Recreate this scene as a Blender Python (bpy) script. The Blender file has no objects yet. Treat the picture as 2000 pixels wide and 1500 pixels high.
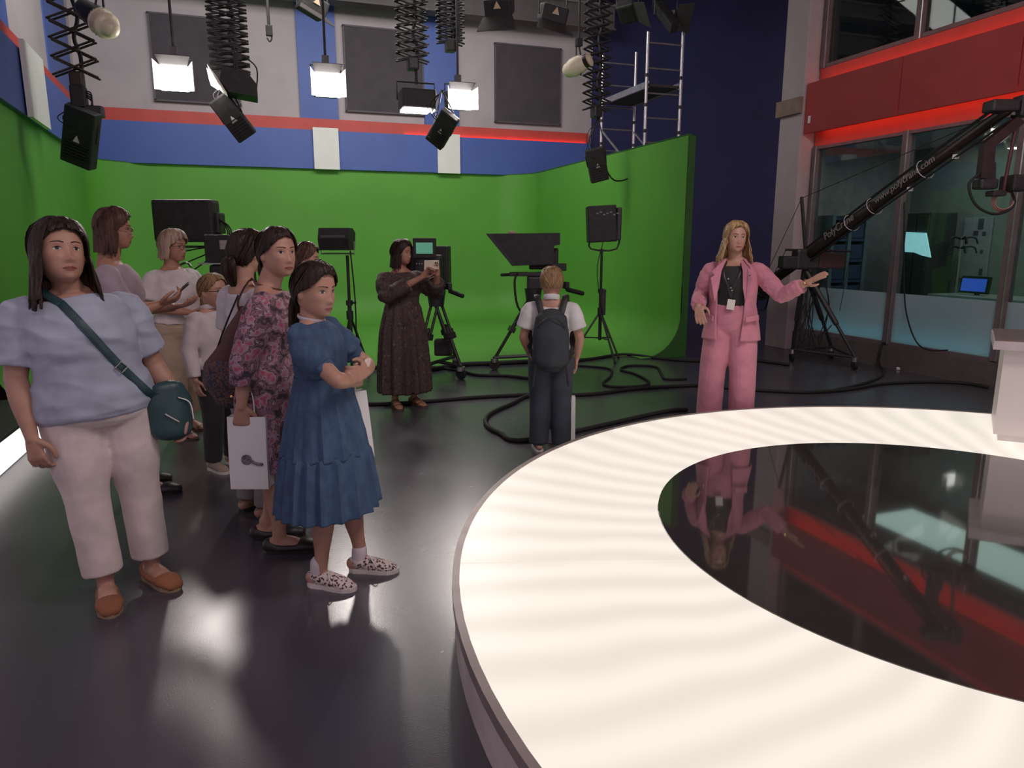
import bpy, bmesh, math, random
from mathutils import Vector, Matrix, noise, Euler
from mathutils.bvhtree import BVHTree
random.seed(7)
S = bpy.context.scene
COL = S.collection
R = math.radians
PI = math.pi
# ------------------------------------------------------------------ camera
F_PX, PITCH, YAW, CAM_H = 1387.0, R(11.2), R(19.2), 1.58
cam_d = bpy.data.cameras.new('camera'); cam = bpy.data.objects.new('camera', cam_d); COL.objects.link(cam)
cam_d.sensor_fit = 'HORIZONTAL'; cam_d.sensor_width = 36.0; cam_d.lens = 36.0 * F_PX / 2000.0
cam_d.clip_end = 200; cam_d.clip_start = 0.05
cam.location = (0, 0, CAM_H)
cam.rotation_euler = Euler((PI / 2 - PITCH, 0, -YAW), 'XYZ')
S.camera = cam
# ------------------------------------------------------------------ world, exposure
w = bpy.data.worlds.new('world'); S.world = w; w.use_nodes = True
bg = w.node_tree.nodes['Background']; bg.inputs[0].default_value = (0.62, 0.50, 0.58, 1); bg.inputs[1].default_value = 0.58
S.view_settings.view_transform = 'Standard'; S.view_settings.look = 'None'
S.view_settings.exposure = 0.0; S.view_settings.gamma = 1.0; S.view_settings.use_curve_mapping = False
# ------------------------------------------------------------------ large area lights, unseen, added to brighten the set
def area(name, loc, target, sx, sy, power, col):
    d = bpy.data.lights.new(name, 'AREA'); d.shape = 'RECTANGLE'; d.size = sx; d.size_y = sy; d.energy = power; d.color = col
    o = bpy.data.objects.new(name, d); COL.objects.link(o); o.location = loc
    o.rotation_euler = (Vector(target) - Vector(loc)).to_track_quat('-Z', 'Y').to_euler(); return o
def spot(name, loc, target, power, col, ang=60, blend=0.6, rad=0.12):
    d = bpy.data.lights.new(name, 'SPOT'); d.energy = power; d.color = col; d.spot_size = R(ang); d.spot_blend = blend; d.shadow_soft_size = rad
    o = bpy.data.objects.new(name, d); COL.objects.link(o); o.location = loc
    o.rotation_euler = (Vector(target) - Vector(loc)).to_track_quat('-Z', 'Y').to_euler(); return o
area('added_fill_cyclorama', (1.2, 10.2, 5.9), (1.2, 15.0, 1.6), 6.5, 1.2, 205, (1.0, 0.97, 0.93))  # unseen area light added to brighten the green wall and the bands above
area('added_fill_cyclorama_side', (2.6, 11.0, 5.6), (5.6, 12.0, 1.0), 1.0, 3.0, 42, (1.0, 0.97, 0.93))  # unseen area light added to lift the right return wall
area('added_fill_audience', (0.6, -1.5, 5.6), (0.0, 4.2, 0.6), 3.0, 2.0, 60, (1.0, 0.82, 0.84))  # added fill on the visitors from above and behind the camera
area('added_key_presenter', (3.2, 1.2, 5.4), (4.2, 6.0, 1.0), 1.2, 1.2, 120, (1.0, 0.86, 0.80))  # unseen front light added to brighten the presenter

# ------------------------------------------------------------------ pixel -> place helpers (directions only; depth is chosen from floor, wall or size)
def ray(px, py):
    u = (px - 1000) / F_PX; v = (750 - py) / F_PX
    Y = math.cos(PITCH) + v * math.sin(PITCH); Z = -math.sin(PITCH) + v * math.cos(PITCH)
    return Vector((u * math.cos(YAW) + Y * math.sin(YAW), -u * math.sin(YAW) + Y * math.cos(YAW), Z))
CAMP = Vector((0, 0, CAM_H))
def atz(px, py, z=0.0): d = ray(px, py); return CAMP + d * ((z - CAM_H) / d.z)
def aty(px, py, y): d = ray(px, py); return CAMP + d * (y / d.y)
def atx(px, py, x): d = ray(px, py); return CAMP + d * (x / d.x)
RIGHT = Vector((math.cos(YAW), -math.sin(YAW), 0)); FWD = Vector((math.sin(YAW), math.cos(YAW), 0))
def zat(px, py, p):
    "height of a pixel seen above the floor point p"
    d = ray(px, py); t = FWD.dot(Vector((p[0], p[1], 0))) / FWD.dot(d); return CAM_H + d.z * t

# ------------------------------------------------------------------ materials
MATS = {}
def mat(name, col, rough=0.6, metal=0.0, var=0.08, scale=8.0, bump=0.0, bscale=60.0, emit=None, estr=0.0, spec=0.5, col2=None, stretch=None, coat=0.0, sheen=0.0):
    if name in MATS: return MATS[name]
    m = bpy.data.materials.new(name); m.use_nodes = True; nt = m.node_tree; b = nt.nodes['Principled BSDF']
    b.inputs['Roughness'].default_value = rough; b.inputs['Metallic'].default_value = metal
    b.inputs['Specular IOR Level'].default_value = spec
    if coat: b.inputs['Coat Weight'].default_value = coat
    if sheen: b.inputs['Sheen Weight'].default_value = sheen
    tc = nt.nodes.new('ShaderNodeTexCoord'); mp = nt.nodes.new('ShaderNodeMapping'); nt.links.new(tc.outputs['Object'], mp.inputs[0])
    if stretch: mp.inputs['Scale'].default_value = stretch
    n = nt.nodes.new('ShaderNodeTexNoise'); n.inputs['Scale'].default_value = scale; n.inputs['Detail'].default_value = 4
    nt.links.new(mp.outputs[0], n.inputs['Vector'])
    r = nt.nodes.new('ShaderNodeValToRGB'); nt.links.new(n.outputs['Fac'], r.inputs[0])
    c2 = col2 or tuple(max(0, c * (1 - var * 2)) for c in col)
    c1 = col if col2 else tuple(min(1, c * (1 + var)) for c in col)
    r.color_ramp.elements[0].position = 0.32; r.color_ramp.elements[0].color = (*c2, 1)
    r.color_ramp.elements[1].position = 0.68; r.color_ramp.elements[1].color = (*c1, 1)
    nt.links.new(r.outputs[0], b.inputs['Base Color'])
    if bump:
        n2 = nt.nodes.new('ShaderNodeTexNoise'); n2.inputs['Scale'].default_value = bscale; n2.inputs['Detail'].default_value = 3
        nt.links.new(mp.outputs[0], n2.inputs['Vector'])
        bp = nt.nodes.new('ShaderNodeBump'); bp.inputs['Strength'].default_value = bump; bp.inputs['Distance'].default_value = 0.02
        nt.links.new(n2.outputs['Fac'], bp.inputs['Height']); nt.links.new(bp.outputs[0], b.inputs['Normal'])
    if emit:
        b.inputs['Emission Color'].default_value = (*emit, 1); b.inputs['Emission Strength'].default_value = estr
    MATS[name] = m; return m
def srgb(r, g, b):
    f = lambda c: (c / 255 / 12.92) if c / 255 <= 0.04045 else ((c / 255 + 0.055) / 1.055) ** 2.4
    return (f(r), f(g), f(b))
def ramp_mat(name, stops, scale, kind='VORONOI', rough=0.75, detail=2.0, bump=0.05, dist=0.0):
    "printed cloth: colour stops over a cell or noise pattern"
    if name in MATS: return MATS[name]
    m = bpy.data.materials.new(name); m.use_nodes = True; nt = m.node_tree; b = nt.nodes['Principled BSDF']; b.inputs['Roughness'].default_value = rough
    tc = nt.nodes.new('ShaderNodeTexCoord')
    n1 = nt.nodes.new('ShaderNodeTexNoise'); n1.inputs['Scale'].default_value = scale * 0.9; n1.inputs['Detail'].default_value = detail
    mx = nt.nodes.new('ShaderNodeVectorMath'); mx.operation = 'MULTIPLY_ADD'; mx.inputs[1].default_value = (dist,) * 3
    nt.links.new(tc.outputs['Object'], n1.inputs['Vector'])
    nt.links.new(n1.outputs['Color'], mx.inputs[0]); nt.links.new(tc.outputs['Object'], mx.inputs[2])
    if kind == 'VORONOI':
        t = nt.nodes.new('ShaderNodeTexVoronoi'); t.inputs['Scale'].default_value = scale; out = t.outputs['Distance']
    else:
        t = nt.nodes.new('ShaderNodeTexNoise'); t.inputs['Scale'].default_value = scale; t.inputs['Detail'].default_value = detail; out = t.outputs['Fac']
    nt.links.new(mx.outputs[0], t.inputs['Vector'])
    r = nt.nodes.new('ShaderNodeValToRGB'); nt.links.new(out, r.inputs[0]); e = r.color_ramp.elements
    while len(e) < len(stops): e.new(0.5)
    for k, (p, c) in enumerate(stops): e[k].position = p; e[k].color = (*c, 1)
    nt.links.new(r.outputs[0], b.inputs['Base Color'])
    MATS[name] = m; return m

M = dict(
    black=mat('black_metal', (0.026, 0.023, 0.026), 0.45, 0.0, 0.2, 20, spec=0.5),
    blackm=mat('black_plastic', (0.020, 0.018, 0.020), 0.6, 0.0, 0.2, 14, 0.05, 200),
    rubber=mat('black_rubber', (0.012, 0.011, 0.012), 0.7, bump=0.1, bscale=120),
    steel=mat('steel', (0.55, 0.53, 0.54), 0.3, 1.0, 0.1, 12),
    alu=mat('aluminium', (0.62, 0.60, 0.62), 0.38, 0.9, 0.1, 12),
    white=mat('white_paint', (0.80, 0.78, 0.77), 0.5, var=0.02, scale=3),
    cream=mat('cream_lamp_housing', (0.80, 0.70, 0.55), 0.35, var=0.05),
    brown_dark=mat('dark_jib_paint', (0.028, 0.014, 0.014), 0.35, var=0.2),
    paper=mat('white_paper', (0.78, 0.77, 0.78), 0.55, var=0.03, scale=5, bump=0.05, bscale=12),
    rope=mat('white_rope', (0.7, 0.7, 0.7), 0.8),
    lampglow=mat('lit_lamp_face', (1, 0.97, 0.92), 0.5, emit=(1.0, 0.93, 0.88), estr=30.0),
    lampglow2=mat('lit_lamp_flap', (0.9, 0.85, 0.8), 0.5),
    red_led=mat('red_led', (1, 0.2, 0.1), 0.5, emit=(1.0, 0.17, 0.09), estr=6.5),
    orange_led=mat('orange_red_led', (1, 0.2, 0.1), 0.5, emit=(1.0, 0.10, 0.03), estr=7.0),
    cyan_led=mat('cyan_led', (0.2, 0.9, 1), 0.5, emit=(0.10, 0.80, 0.95), estr=3.5),
    red=mat('red_wall_board', (0.55, 0.07, 0.055), 0.55, var=0.04, scale=4),
    blue=mat('blue_wall_band', srgb(74, 98, 172), 0.5, var=0.03, scale=2),
    navy=mat('dark_blue_wall', srgb(44, 46, 92), 0.7, var=0.06, scale=1.5, bump=0.03, bscale=30),
    grey=mat('grey_wall', (0.46, 0.405, 0.43), 0.7, var=0.04, scale=2, bump=0.02, bscale=40),
    darkpanel=mat('dark_acoustic_panel', (0.07, 0.058, 0.07), 0.8, var=0.08, scale=4, bump=0.1, bscale=150),
    skin=mat('skin', (0.47, 0.26, 0.19), 0.5, var=0.06, scale=14, bump=0.02, bscale=90),
    skin2=mat('skin_tanned', (0.40, 0.20, 0.14), 0.5, var=0.06, scale=14, bump=0.02, bscale=90),
    lips=mat('lips', (0.34, 0.10, 0.09), 0.4), eyewhite=mat('eye_white', (0.62, 0.58, 0.56), 0.25), iris=mat('eye_iris', (0.035, 0.022, 0.015), 0.15),
    gold=mat('gold', (0.8, 0.55, 0.25), 0.25, 1.0),
)
def hairmat(name, c, c2): return mat(name, c, 0.42, col2=c2, scale=55, stretch=(1, 1, 0.10), bump=0.35, bscale=70, spec=0.22)
M['h_black'] = hairmat('hair_black_brown', (0.045, 0.026, 0.019), (0.012, 0.008, 0.007))
M['h_brown'] = hairmat('hair_brown', (0.11, 0.058, 0.040), (0.035, 0.018, 0.014))
M['h_blonde'] = hairmat('hair_blonde', (0.50, 0.33, 0.17), (0.20, 0.115, 0.055))
M['h_grey'] = hairmat('hair_pale_blonde', (0.46, 0.34, 0.26), (0.24, 0.16, 0.12))
M['h_fair'] = hairmat('hair_fair_brown', (0.32, 0.20, 0.10), (0.13, 0.078, 0.042))

# ------------------------------------------------------------------ mesh builder
def frame_from(d, ref=None):
    d = d.normalized(); ref = ref or (Vector((0, 0, 1)) if abs(d.z) < 0.95 else Vector((1, 0, 0)))
    a = ref - d * ref.dot(d)
    if a.length < 1e-5: a = Vector((1, 0, 0)) - d * d.x
    if a.length < 1e-5: a = Vector((0, 1, 0)) - d * d.y
    a.normalize(); return a, d.cross(a)
def catmull(pts, rad, n):
    P, Q = [], []
    for i in range(len(pts) - 1):
        p0 = pts[max(i - 1, 0)]; p1 = pts[i]; p2 = pts[i + 1]; p3 = pts[min(i + 2, len(pts) - 1)]
        for k in range(n):
            t = k / n; t2, t3 = t * t, t * t * t
            P.append(0.5 * ((2 * p1) + (p2 - p0) * t + (2 * p0 - 5 * p1 + 4 * p2 - p3) * t2 + (3 * p1 - p0 - 3 * p2 + p3) * t3))
            s = t2 * (3 - 2 * t) if True else t
            a, b = rad[i], rad[i + 1]; Q.append((a[0] + (b[0] - a[0]) * s, a[1] + (b[1] - a[1]) * s))
    P.append(pts[-1]); Q.append(rad[-1]); return P, Q
class MB:
    def __init__(s): s.v = []; s.f = []
    def add(s, vs, fs):
        o = len(s.v); s.v += [Vector(v) for v in vs]; s.f += [tuple(i + o for i in f) for f in fs]; return s
    def box(s, c, size, rot=None, bev=0.0):
        c = Vector(c); h = Vector(size) / 2; vs = []; q = rot if rot is not None else Matrix.Identity(3)
        if isinstance(q, (tuple, list)): q = Euler(q).to_matrix()
        if bev <= 0:
            for x in (-1, 1):
                for y in (-1, 1):
                    for z in (-1, 1): vs.append(c + q @ Vector((x * h.x, y * h.y, z * h.z)))
            return s.add(vs, [(0, 1, 3, 2), (4, 6, 7, 5), (0, 4, 5, 1), (2, 3, 7, 6), (0, 2, 6, 4), (1, 5, 7, 3)])
        bm = bmesh.new(); bmesh.ops.create_cube(bm, size=1)
        for v in bm.verts: v.co = Vector((v.co.x * size[0], v.co.y * size[1], v.co.z * size[2]))
        bmesh.ops.bevel(bm, geom=bm.edges[:], offset=min(bev, min(size) * 0.45), segments=2, affect='EDGES', profile=0.6)
        bm.verts.index_update(); s.add([c + q @ v.co for v in bm.verts], [tuple(v.index for v in f.verts) for f in bm.faces]); bm.free(); return s
    def loft(s, rings, cap=True, closed=True):
        n = len(rings[0]); vs = [p for r in rings for p in r]; fs = []
        for i in range(len(rings) - 1):
            for j in range(n if closed else n - 1):
                a = i * n + j; b = i * n + (j + 1) % n; fs.append((a, b, b + n, a + n))
        if cap and closed:
            fs.append(tuple(reversed(range(n)))); fs.append(tuple((len(rings) - 1) * n + j for j in range(n)))
        return s.add(vs, fs)
    def cyl(s, p0, p1, r0, r1=None, n=12):
        p0 = Vector(p0); p1 = Vector(p1); r1 = r0 if r1 is None else r1; a, b = frame_from(p1 - p0)
        rg = lambda p, r: [p + (a * math.cos(2 * PI * k / n) + b * math.sin(2 * PI * k / n)) * r for k in range(n)]
        return s.loft([rg(p0, r0), rg(p1, r1)])
    def tube(s, pts, rad, ref=None, n=12, sub=4, round_=True):
        pts = [Vector(p) for p in pts]
        if not isinstance(rad, (list, tuple)): rad = [rad] * len(pts)
        rad = [(r, r) if not isinstance(r, tuple) else r for r in rad]
        P, Q = catmull(pts, rad, sub) if sub > 1 and len(pts) > 1 else (pts, rad)
        rings = []; a_prev = None
        for i, p in enumerate(P):
            d = (P[min(i + 1, len(P) - 1)] - P[max(i - 1, 0)])
            a, b = frame_from(d, ref if ref is not None else a_prev)
            if ref is None: a_prev = a
            def ring(c, k): return [c + a * (math.cos(2 * PI * j / n) * Q[i][0] * k) + b * (math.sin(2 * PI * j / n) * Q[i][1] * k) for j in range(n)]
            if round_ and i in (0, len(P) - 1):
                sg = -1 if i == 0 else 1; dn = d.normalized(); r = min(Q[i]); rs = []
                for t in (0.0, 0.45, 0.8, 0.97): rs.append(ring(p + dn * sg * r * t, math.sqrt(max(0, 1 - t * t))))
                rings += (list(reversed(rs)) if i == 0 else rs)
            else: rings.append(ring(p, 1))
        return s.loft(rings)
    def ball(s, c, r, nu=16, nv=10, rot=None):
        c = Vector(c); r = Vector((r, r, r)) if isinstance(r, (int, float)) else Vector(r); q = rot if rot is not None else Matrix.Identity(3)
        rings = []
        for i in range(nv + 1):
            t = PI * (0.02 + 0.96 * i / nv)
            rings.append([c + q @ Vector((r.x * math.sin(t) * math.cos(2 * PI * j / nu), r.y * math.sin(t) * math.sin(2 * PI * j / nu), -r.z * math.cos(t))) for j in range(nu)])
        return s.loft(rings)
    def prism(s, poly, d):
        "polygon of 3d points extruded by vector d"
        n = len(poly); d = Vector(d); vs = [Vector(p) for p in poly] + [Vector(p) + d for p in poly]
        fs = [tuple(reversed(range(n))), tuple(range(n, 2 * n))] + [(i, (i + 1) % n, (i + 1) % n + n, i + n) for i in range(n)]
        return s.add(vs, fs)
    def mesh(s, name, fix=True):
        me = bpy.data.meshes.new(name); me.from_pydata([tuple(v) for v in s.v], [], s.f)
        if fix:
            bm = bmesh.new(); bm.from_mesh(me); bmesh.ops.recalc_face_normals(bm, faces=bm.faces[:]); bm.to_mesh(me); bm.free()
        return me
    def build(s, name, m, parent=None, smooth=False, solid=0.0, loc=None, rot=None):
        me = s.mesh(name); return place(name, me, m, parent, smooth, solid, loc, rot)
def place(name, me, m, parent=None, smooth=False, solid=0.0, loc=None, rot=None):
    o = bpy.data.objects.new(name, me); COL.objects.link(o)
    if m is not None:
        me.materials.clear()
        for mm in (m if isinstance(m, list) else [m]): me.materials.append(mm)
    if parent is not None: o.parent = parent
    if loc is not None: o.location = loc
    if rot is not None: o.rotation_euler = rot
    if smooth:
        for p in me.polygons: p.use_smooth = True
        try: me.set_sharp_from_angle(angle=R(smooth if smooth is not True else 50))
        except Exception: pass
    if solid:
        sd = o.modifiers.new('solid', 'SOLIDIFY'); sd.thickness = solid; sd.offset = 0
    return o
def tag(o, label=None, cat=None, group=None, kind=None):
    if label: o['label'] = label
    if cat: o['category'] = cat
    if group: o['group'] = group
    if kind: o['kind'] = kind
    return o
def thing(name, label, cat, loc=(0, 0, 0), rz=0.0, group=None):
    o = bpy.data.objects.new(name, None); COL.objects.link(o); o.location = loc; o.rotation_euler = (0, 0, rz); o.empty_display_size = 0.1
    return tag(o, label, cat, group)
def struct(name, mb, m, parent=None, **k):
    o = mb.build(name, m, parent, **k)
    if parent is None: tag(o, kind='structure')
    return o
def copy_tree(o, parent=None):
    c = o.copy(); COL.objects.link(c); c.parent = parent
    for ch in o.children: copy_tree(ch, c)
    return c
def text_mesh(txt, size, ext=0.002):
    cu = bpy.data.curves.new('lettering', 'FONT'); cu.body = txt; cu.size = size; cu.extrude = ext; cu.align_x = 'CENTER'; cu.align_y = 'CENTER'
    o = bpy.data.objects.new('lettering', cu); COL.objects.link(o); dg = bpy.context.evaluated_depsgraph_get(); dg.update()
    me = bpy.data.meshes.new_from_object(o.evaluated_get(dg)); bpy.data.objects.remove(o); bpy.data.curves.remove(cu); return me
# ================================================================== THE SETTING
def floor_mat():
    m = bpy.data.materials.new('studio_floor_lino'); m.use_nodes = True; nt = m.node_tree; b = nt.nodes['Principled BSDF']
    tc = nt.nodes.new('ShaderNodeTexCoord')
    n = nt.nodes.new('ShaderNodeTexNoise'); n.inputs['Scale'].default_value = 1.3; n.inputs['Detail'].default_value = 6
    nt.links.new(tc.outputs['Object'], n.inputs['Vector'])
    r = nt.nodes.new('ShaderNodeValToRGB'); nt.links.new(n.outputs['Fac'], r.inputs[0])
    r.color_ramp.elements[0].color = (0.056, 0.053, 0.070, 1); r.color_ramp.elements[1].color = (0.076, 0.071, 0.088, 1)
    nt.links.new(r.outputs[0], b.inputs['Base Color'])
    mr = nt.nodes.new('ShaderNodeMapRange'); mr.inputs['To Min'].default_value = 0.24; mr.inputs['To Max'].default_value = 0.29
    n3 = nt.nodes.new('ShaderNodeTexNoise'); n3.inputs['Scale'].default_value = 5; nt.links.new(tc.outputs['Object'], n3.inputs['Vector'])
    nt.links.new(n3.outputs['Fac'], mr.inputs[0]); nt.links.new(mr.outputs[0], b.inputs['Roughness'])
    n2 = nt.nodes.new('ShaderNodeTexNoise'); n2.inputs['Scale'].default_value = 160; nt.links.new(tc.outputs['Object'], n2.inputs['Vector'])
    bp = nt.nodes.new('ShaderNodeBump'); bp.inputs['Strength'].default_value = 0.10; bp.inputs['Distance'].default_value = 0.003
    nt.links.new(n2.outputs['Fac'], bp.inputs['Height']); nt.links.new(bp.outputs[0], b.inputs['Normal'])
    b.inputs['Specular IOR Level'].default_value = 1.0
    return m
BACK = 15.0; WX = 7.69
struct('floor', MB().box((5.5, 6.0, -0.05), (17.0, 20.0, 0.1)), floor_mat())
# back wall: grey upper wall, dark blue stretch on the right
struct('wall_back', MB().box((2.1, BACK + 0.15, 3.6), (10.0, 0.2, 7.4)), M['grey'])
struct('wall_back_blue', MB().box((10.4, BACK + 0.15, 3.6), (6.6, 0.2, 7.4)), M['navy'])
wl_dir = Vector((-0.45, 7.9, 0)).normalized(); wl_ang = math.atan2(-wl_dir.x, wl_dir.y)
def lw(y): return -2.30 - 0.45 * (y - 7.0) / 7.9          # x of the left wall's green face at y
mbw = MB(); mbw.prism([(lw(5.5) - 0.12, 5.5, 0), (lw(15.2) - 0.12, 15.2, 0), (lw(15.2) - 0.4, 15.2, 0), (lw(5.5) - 0.4, 5.5, 0)], (0, 0, 7.2))
struct('wall_left', mbw, M['grey'])
struct('ceiling', MB().box((5.5, 6.6, 7.35), (17.0, 19.0, 0.1)), mat('dark_ceiling', (0.05, 0.043, 0.05), 0.9))
# blue pilaster strips on the grey wall and the dark acoustic panels
for x0, x1 in ((0.90, 1.62), (3.34, 4.06), (6.60, 7.02)):
    if x0 > 6: continue
    struct('trim_pilaster', MB().box(((x0 + x1) / 2, BACK + 0.02, 5.45), (x1 - x0, 0.06, 3.0)), M['blue'])
mbp = MB(); mbp.prism([(lw(12.6) - 0.10, 12.6, 3.9), (lw(14.6) - 0.10, 14.6, 3.9), (lw(14.6) - 0.16, 14.6, 3.9), (lw(12.6) - 0.16, 12.6, 3.9)], (0, 0, 3.2))
struct('trim_pilaster', mbp, M['blue'])
mbp = MB(); mbp.prism([(lw(8.4) - 0.10, 8.4, 3.9), (lw(10.3) - 0.10, 10.3, 3.9), (lw(10.3) - 0.16, 10.3, 3.9), (lw(8.4) - 0.16, 8.4, 3.9)], (0, 0, 3.2))
struct('trim_pilaster', mbp, M['blue'])
for k, (x0, x1, z0, z1) in enumerate([(-1.62, -0.18, 4.13, 5.60), (1.78, 3.32, 4.14, 5.70), (4.86, 6.32, 4.10, 5.64)]):
    t = thing('acoustic_panel', ['dark acoustic wall panel high on the left of the grey wall', 'dark acoustic wall panel high between the two blue strips',
              'dark acoustic wall panel high on the right next to the cream spotlight'][k], 'wall panel', ((x0 + x1) / 2, BACK + 0.05, z0), group='dark acoustic panels on the back wall')
    MB().box((0, -0.03, (z1 - z0) / 2), (x1 - x0, 0.06, z1 - z0), bev=0.008).build('fabric_face', M['darkpanel'], t)
    fr = MB(); wd, ht = x1 - x0, z1 - z0
    for c, sz in (((0, -0.035, 0.0), (wd + 0.05, 0.08, 0.03)), ((0, -0.035, ht), (wd + 0.05, 0.08, 0.03)), ((-wd / 2, -0.035, ht / 2), (0.03, 0.08, ht)), ((wd / 2, -0.035, ht / 2), (0.03, 0.08, ht))): fr.box(c, sz)
    fr.build('frame', mat('panel_frame', (0.10, 0.085, 0.10), 0.6), t)
# red and blue fascia bands along the back and left walls, with the led strip behind the blue lip
struct('trim_blue_band', MB().box((2.1, BACK - 0.16, 3.36), (9.75, 0.12, 0.72), bev=0.004), M['blue'])
struct('trim_red_band', MB().box((2.1, BACK - 0.03, 3.82), (9.75, 0.12, 0.26)), M['red'])
struct('trim_led_strip', MB().box((4.9, BACK - 0.115, 3.715), (4.0, 0.025, 0.02)), M['orange_led'])
def lslab(y0, y1, off, th, z0, z1):
    m_ = MB(); m_.prism([(lw(y0) + off, y0, z0), (lw(y1) + off, y1, z0), (lw(y1) + off - th, y1, z0), (lw(y0) + off - th, y0, z0)], (0, 0, z1 - z0)); return m_
struct('trim_blue_band_left', lslab(5.6, 14.72, 0.06, 0.12, 3.0, 3.72), M['blue'])
struct('trim_red_band_left', lslab(5.6, 14.80, -0.04, 0.10, 3.70, 3.95), M['red'])
# white blank boards on the bands
for k, (x0, x1) in enumerate(((1.09, 1.57), (3.53, 4.00))):
    tag(MB().box(((x0 + x1) / 2, BACK - 0.26, 3.375), (x1 - x0, 0.05, 0.77), bev=0.006).build('white_board', M['white']),
        ['blank white board on the blue band left of the back wall', 'blank white board on the blue band beside the tilted dark lamp'][k], 'board', 'blank white boards on the blue bands')
tag(lslab(9.75, 10.75, 0.13, 0.05, 2.98, 3.80).build('white_board', M['white']), 'blank white board on the left wall next to the scissor arm', 'board', 'blank white boards on the blue bands')

# ------------------------------------------------------------------ green cyclorama: wall, cove and floor in one sweep
GREEN = mat('chroma_green', (0.105, 0.345, 0.042), 0.62, var=0.03, scale=1.2)
def cyclorama():
    RX, RC, TOP = 5.5, 0.60, 3.0
    plan = []                                            # points and inward normals, corners rounded
    def arc(cx, cy, r, a0, a1, n=12):
        for k in range(n + 1):
            a = a0 + (a1 - a0) * k / n; plan.append((Vector((cx + r * math.cos(a), cy + r * math.sin(a), 0)), Vector((-math.cos(a), -math.sin(a), 0))))
    for y in (7.35, 8.5, 10, 12, 13.6): plan.append((Vector((lw(y), y, 0)), Vector((1, 0, 0))))
    arc(lw(14) + 0.9, 13.95, 0.9, PI, PI / 2)
    for x in (-0.5, 1.5, 3.5): plan.append((Vector((x, 14.85, 0)), Vector((0, -1, 0))))
    arc(RX - 0.75, 14.1, 0.75, PI / 2, 0)
    for y in (12.5, 11, 9.8, 8.62): plan.append((Vector((RX, y, 0)), Vector((-1, 0, 0))))
    prof = [(0, TOP), (0, 2.4), (0, 1.6), (0, 1.0)] + [(RC - RC * math.cos(PI / 2 * k / 10), RC - RC * math.sin(PI / 2 * k / 10)) for k in range(11)]
    rows = [[p + n * u + Vector((0, 0, z + 0.006)) for u, z in prof] for p, n in plan]
    t = thing('green_screen', 'green chroma key cyclorama wall with curved base behind the cameras', 'green screen', (1.4, 12, 0))
    mb = MB(); mb.loft(rows, cap=False, closed=False)
    o = mb.build('cove_wall', GREEN, t, smooth=40, solid=0.0); o.location = -Vector(t.location)
    back = MB()                                          # return wall thickness behind the green skin
    back.box((RX + 0.062, 11.55, TOP / 2), (0.11, 5.86, TOP)); 
    o = back.build('return_wall_back', mat('dark_green_edge', (0.03, 0.12, 0.02), 0.7), t); o.location = -Vector(t.location)
    end = MB(); pts = [Vector((RX - u, 8.62, z + 0.006)) for u, z in prof[3:]] + [Vector((RX, 8.62, 0.0))]
    end.prism(pts, (0, -0.02, 0)); o = end.build('cove_end_plate', MATS['dark_green_edge'], t); o.location = -Vector(t.location)
    fl = MB(); inn = [p + n * RC for p, n in plan]; poly = [Vector((q.x, max(q.y, 8.95), 0.0)) for q in inn]
    fl.prism(poly, (0, 0, 0.006)); o = fl.build('painted_floor', GREEN, t); o.location = -Vector(t.location)
    cp = MB()
    for (p, n), (q, n2) in zip(plan[:-1], plan[1:]): cp.prism([p, q, q - n2 * 0.05, p - n * 0.05], (0, 0, 0.02))
    o = cp.build('top_edge', MATS['dark_green_edge'], t); o.location = Vector((0, 0, TOP)) - Vector(t.location)
cyclorama()

# ------------------------------------------------------------------ right: glazed wall with red lit band
MULL = [8.66, 7.10, 5.62, 4.14, 2.66, 1.18]
struct('wall_right_plinth', MB().box((WX + 0.12, 3.8, 0.14), (0.5, 10.1, 0.28)), mat('plinth_grey_brown', (0.115, 0.095, 0.095), 0.6))
struct('pillar_right', MB().box((WX - 0.03, 8.98, 3.6), (0.44, 0.47, 7.2), bev=0.01), mat('pillar_paint', (0.50, 0.42, 0.44), 0.6, var=0.03))
struct('trim_pillar_box', MB().box((WX - 0.06, 9.0, 3.52), (0.50, 0.50, 0.22)), mat('pillar_box', (0.30, 0.22, 0.17), 0.7))
FROST = bpy.data.materials.new('frosted_film'); FROST.use_nodes = True
nt = FROST.node_tree; nt.nodes.clear(); out = nt.nodes.new('ShaderNodeOutputMaterial'); mx = nt.nodes.new('ShaderNodeMixShader'); df = nt.nodes.new('ShaderNodeBsdfDiffuse'); tr = nt.nodes.new('ShaderNodeBsdfTranslucent')
nz = nt.nodes.new('ShaderNodeTexNoise'); nz.inputs['Scale'].default_value = 300; rp = nt.nodes.new('ShaderNodeValToRGB'); nt.links.new(nz.outputs['Fac'], rp.inputs[0])
rp.color_ramp.elements[0].color = (0.40, 0.44, 0.46, 1); rp.color_ramp.elements[1].color = (0.48, 0.51, 0.53, 1); nt.links.new(rp.outputs[0], df.inputs[0])
tr.inputs[0].default_value = (0.75, 0.85, 0.9, 1); mx.inputs[0].default_value = 0.55
nt.links.new(df.outputs[0], mx.inputs[1]); nt.links.new(tr.outputs[0], mx.inputs[2]); nt.links.new(mx.outputs[0], out.inputs[0])
GLASS = bpy.data.materials.new('clear_pane'); GLASS.use_nodes = True
nt = GLASS.node_tree; nt.nodes.clear(); out = nt.nodes.new('ShaderNodeOutputMaterial'); mx = nt.nodes.new('ShaderNodeMixShader'); gl = nt.nodes.new('ShaderNodeBsdfGlossy'); tp = nt.nodes.new('ShaderNodeBsdfTransparent')
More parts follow.
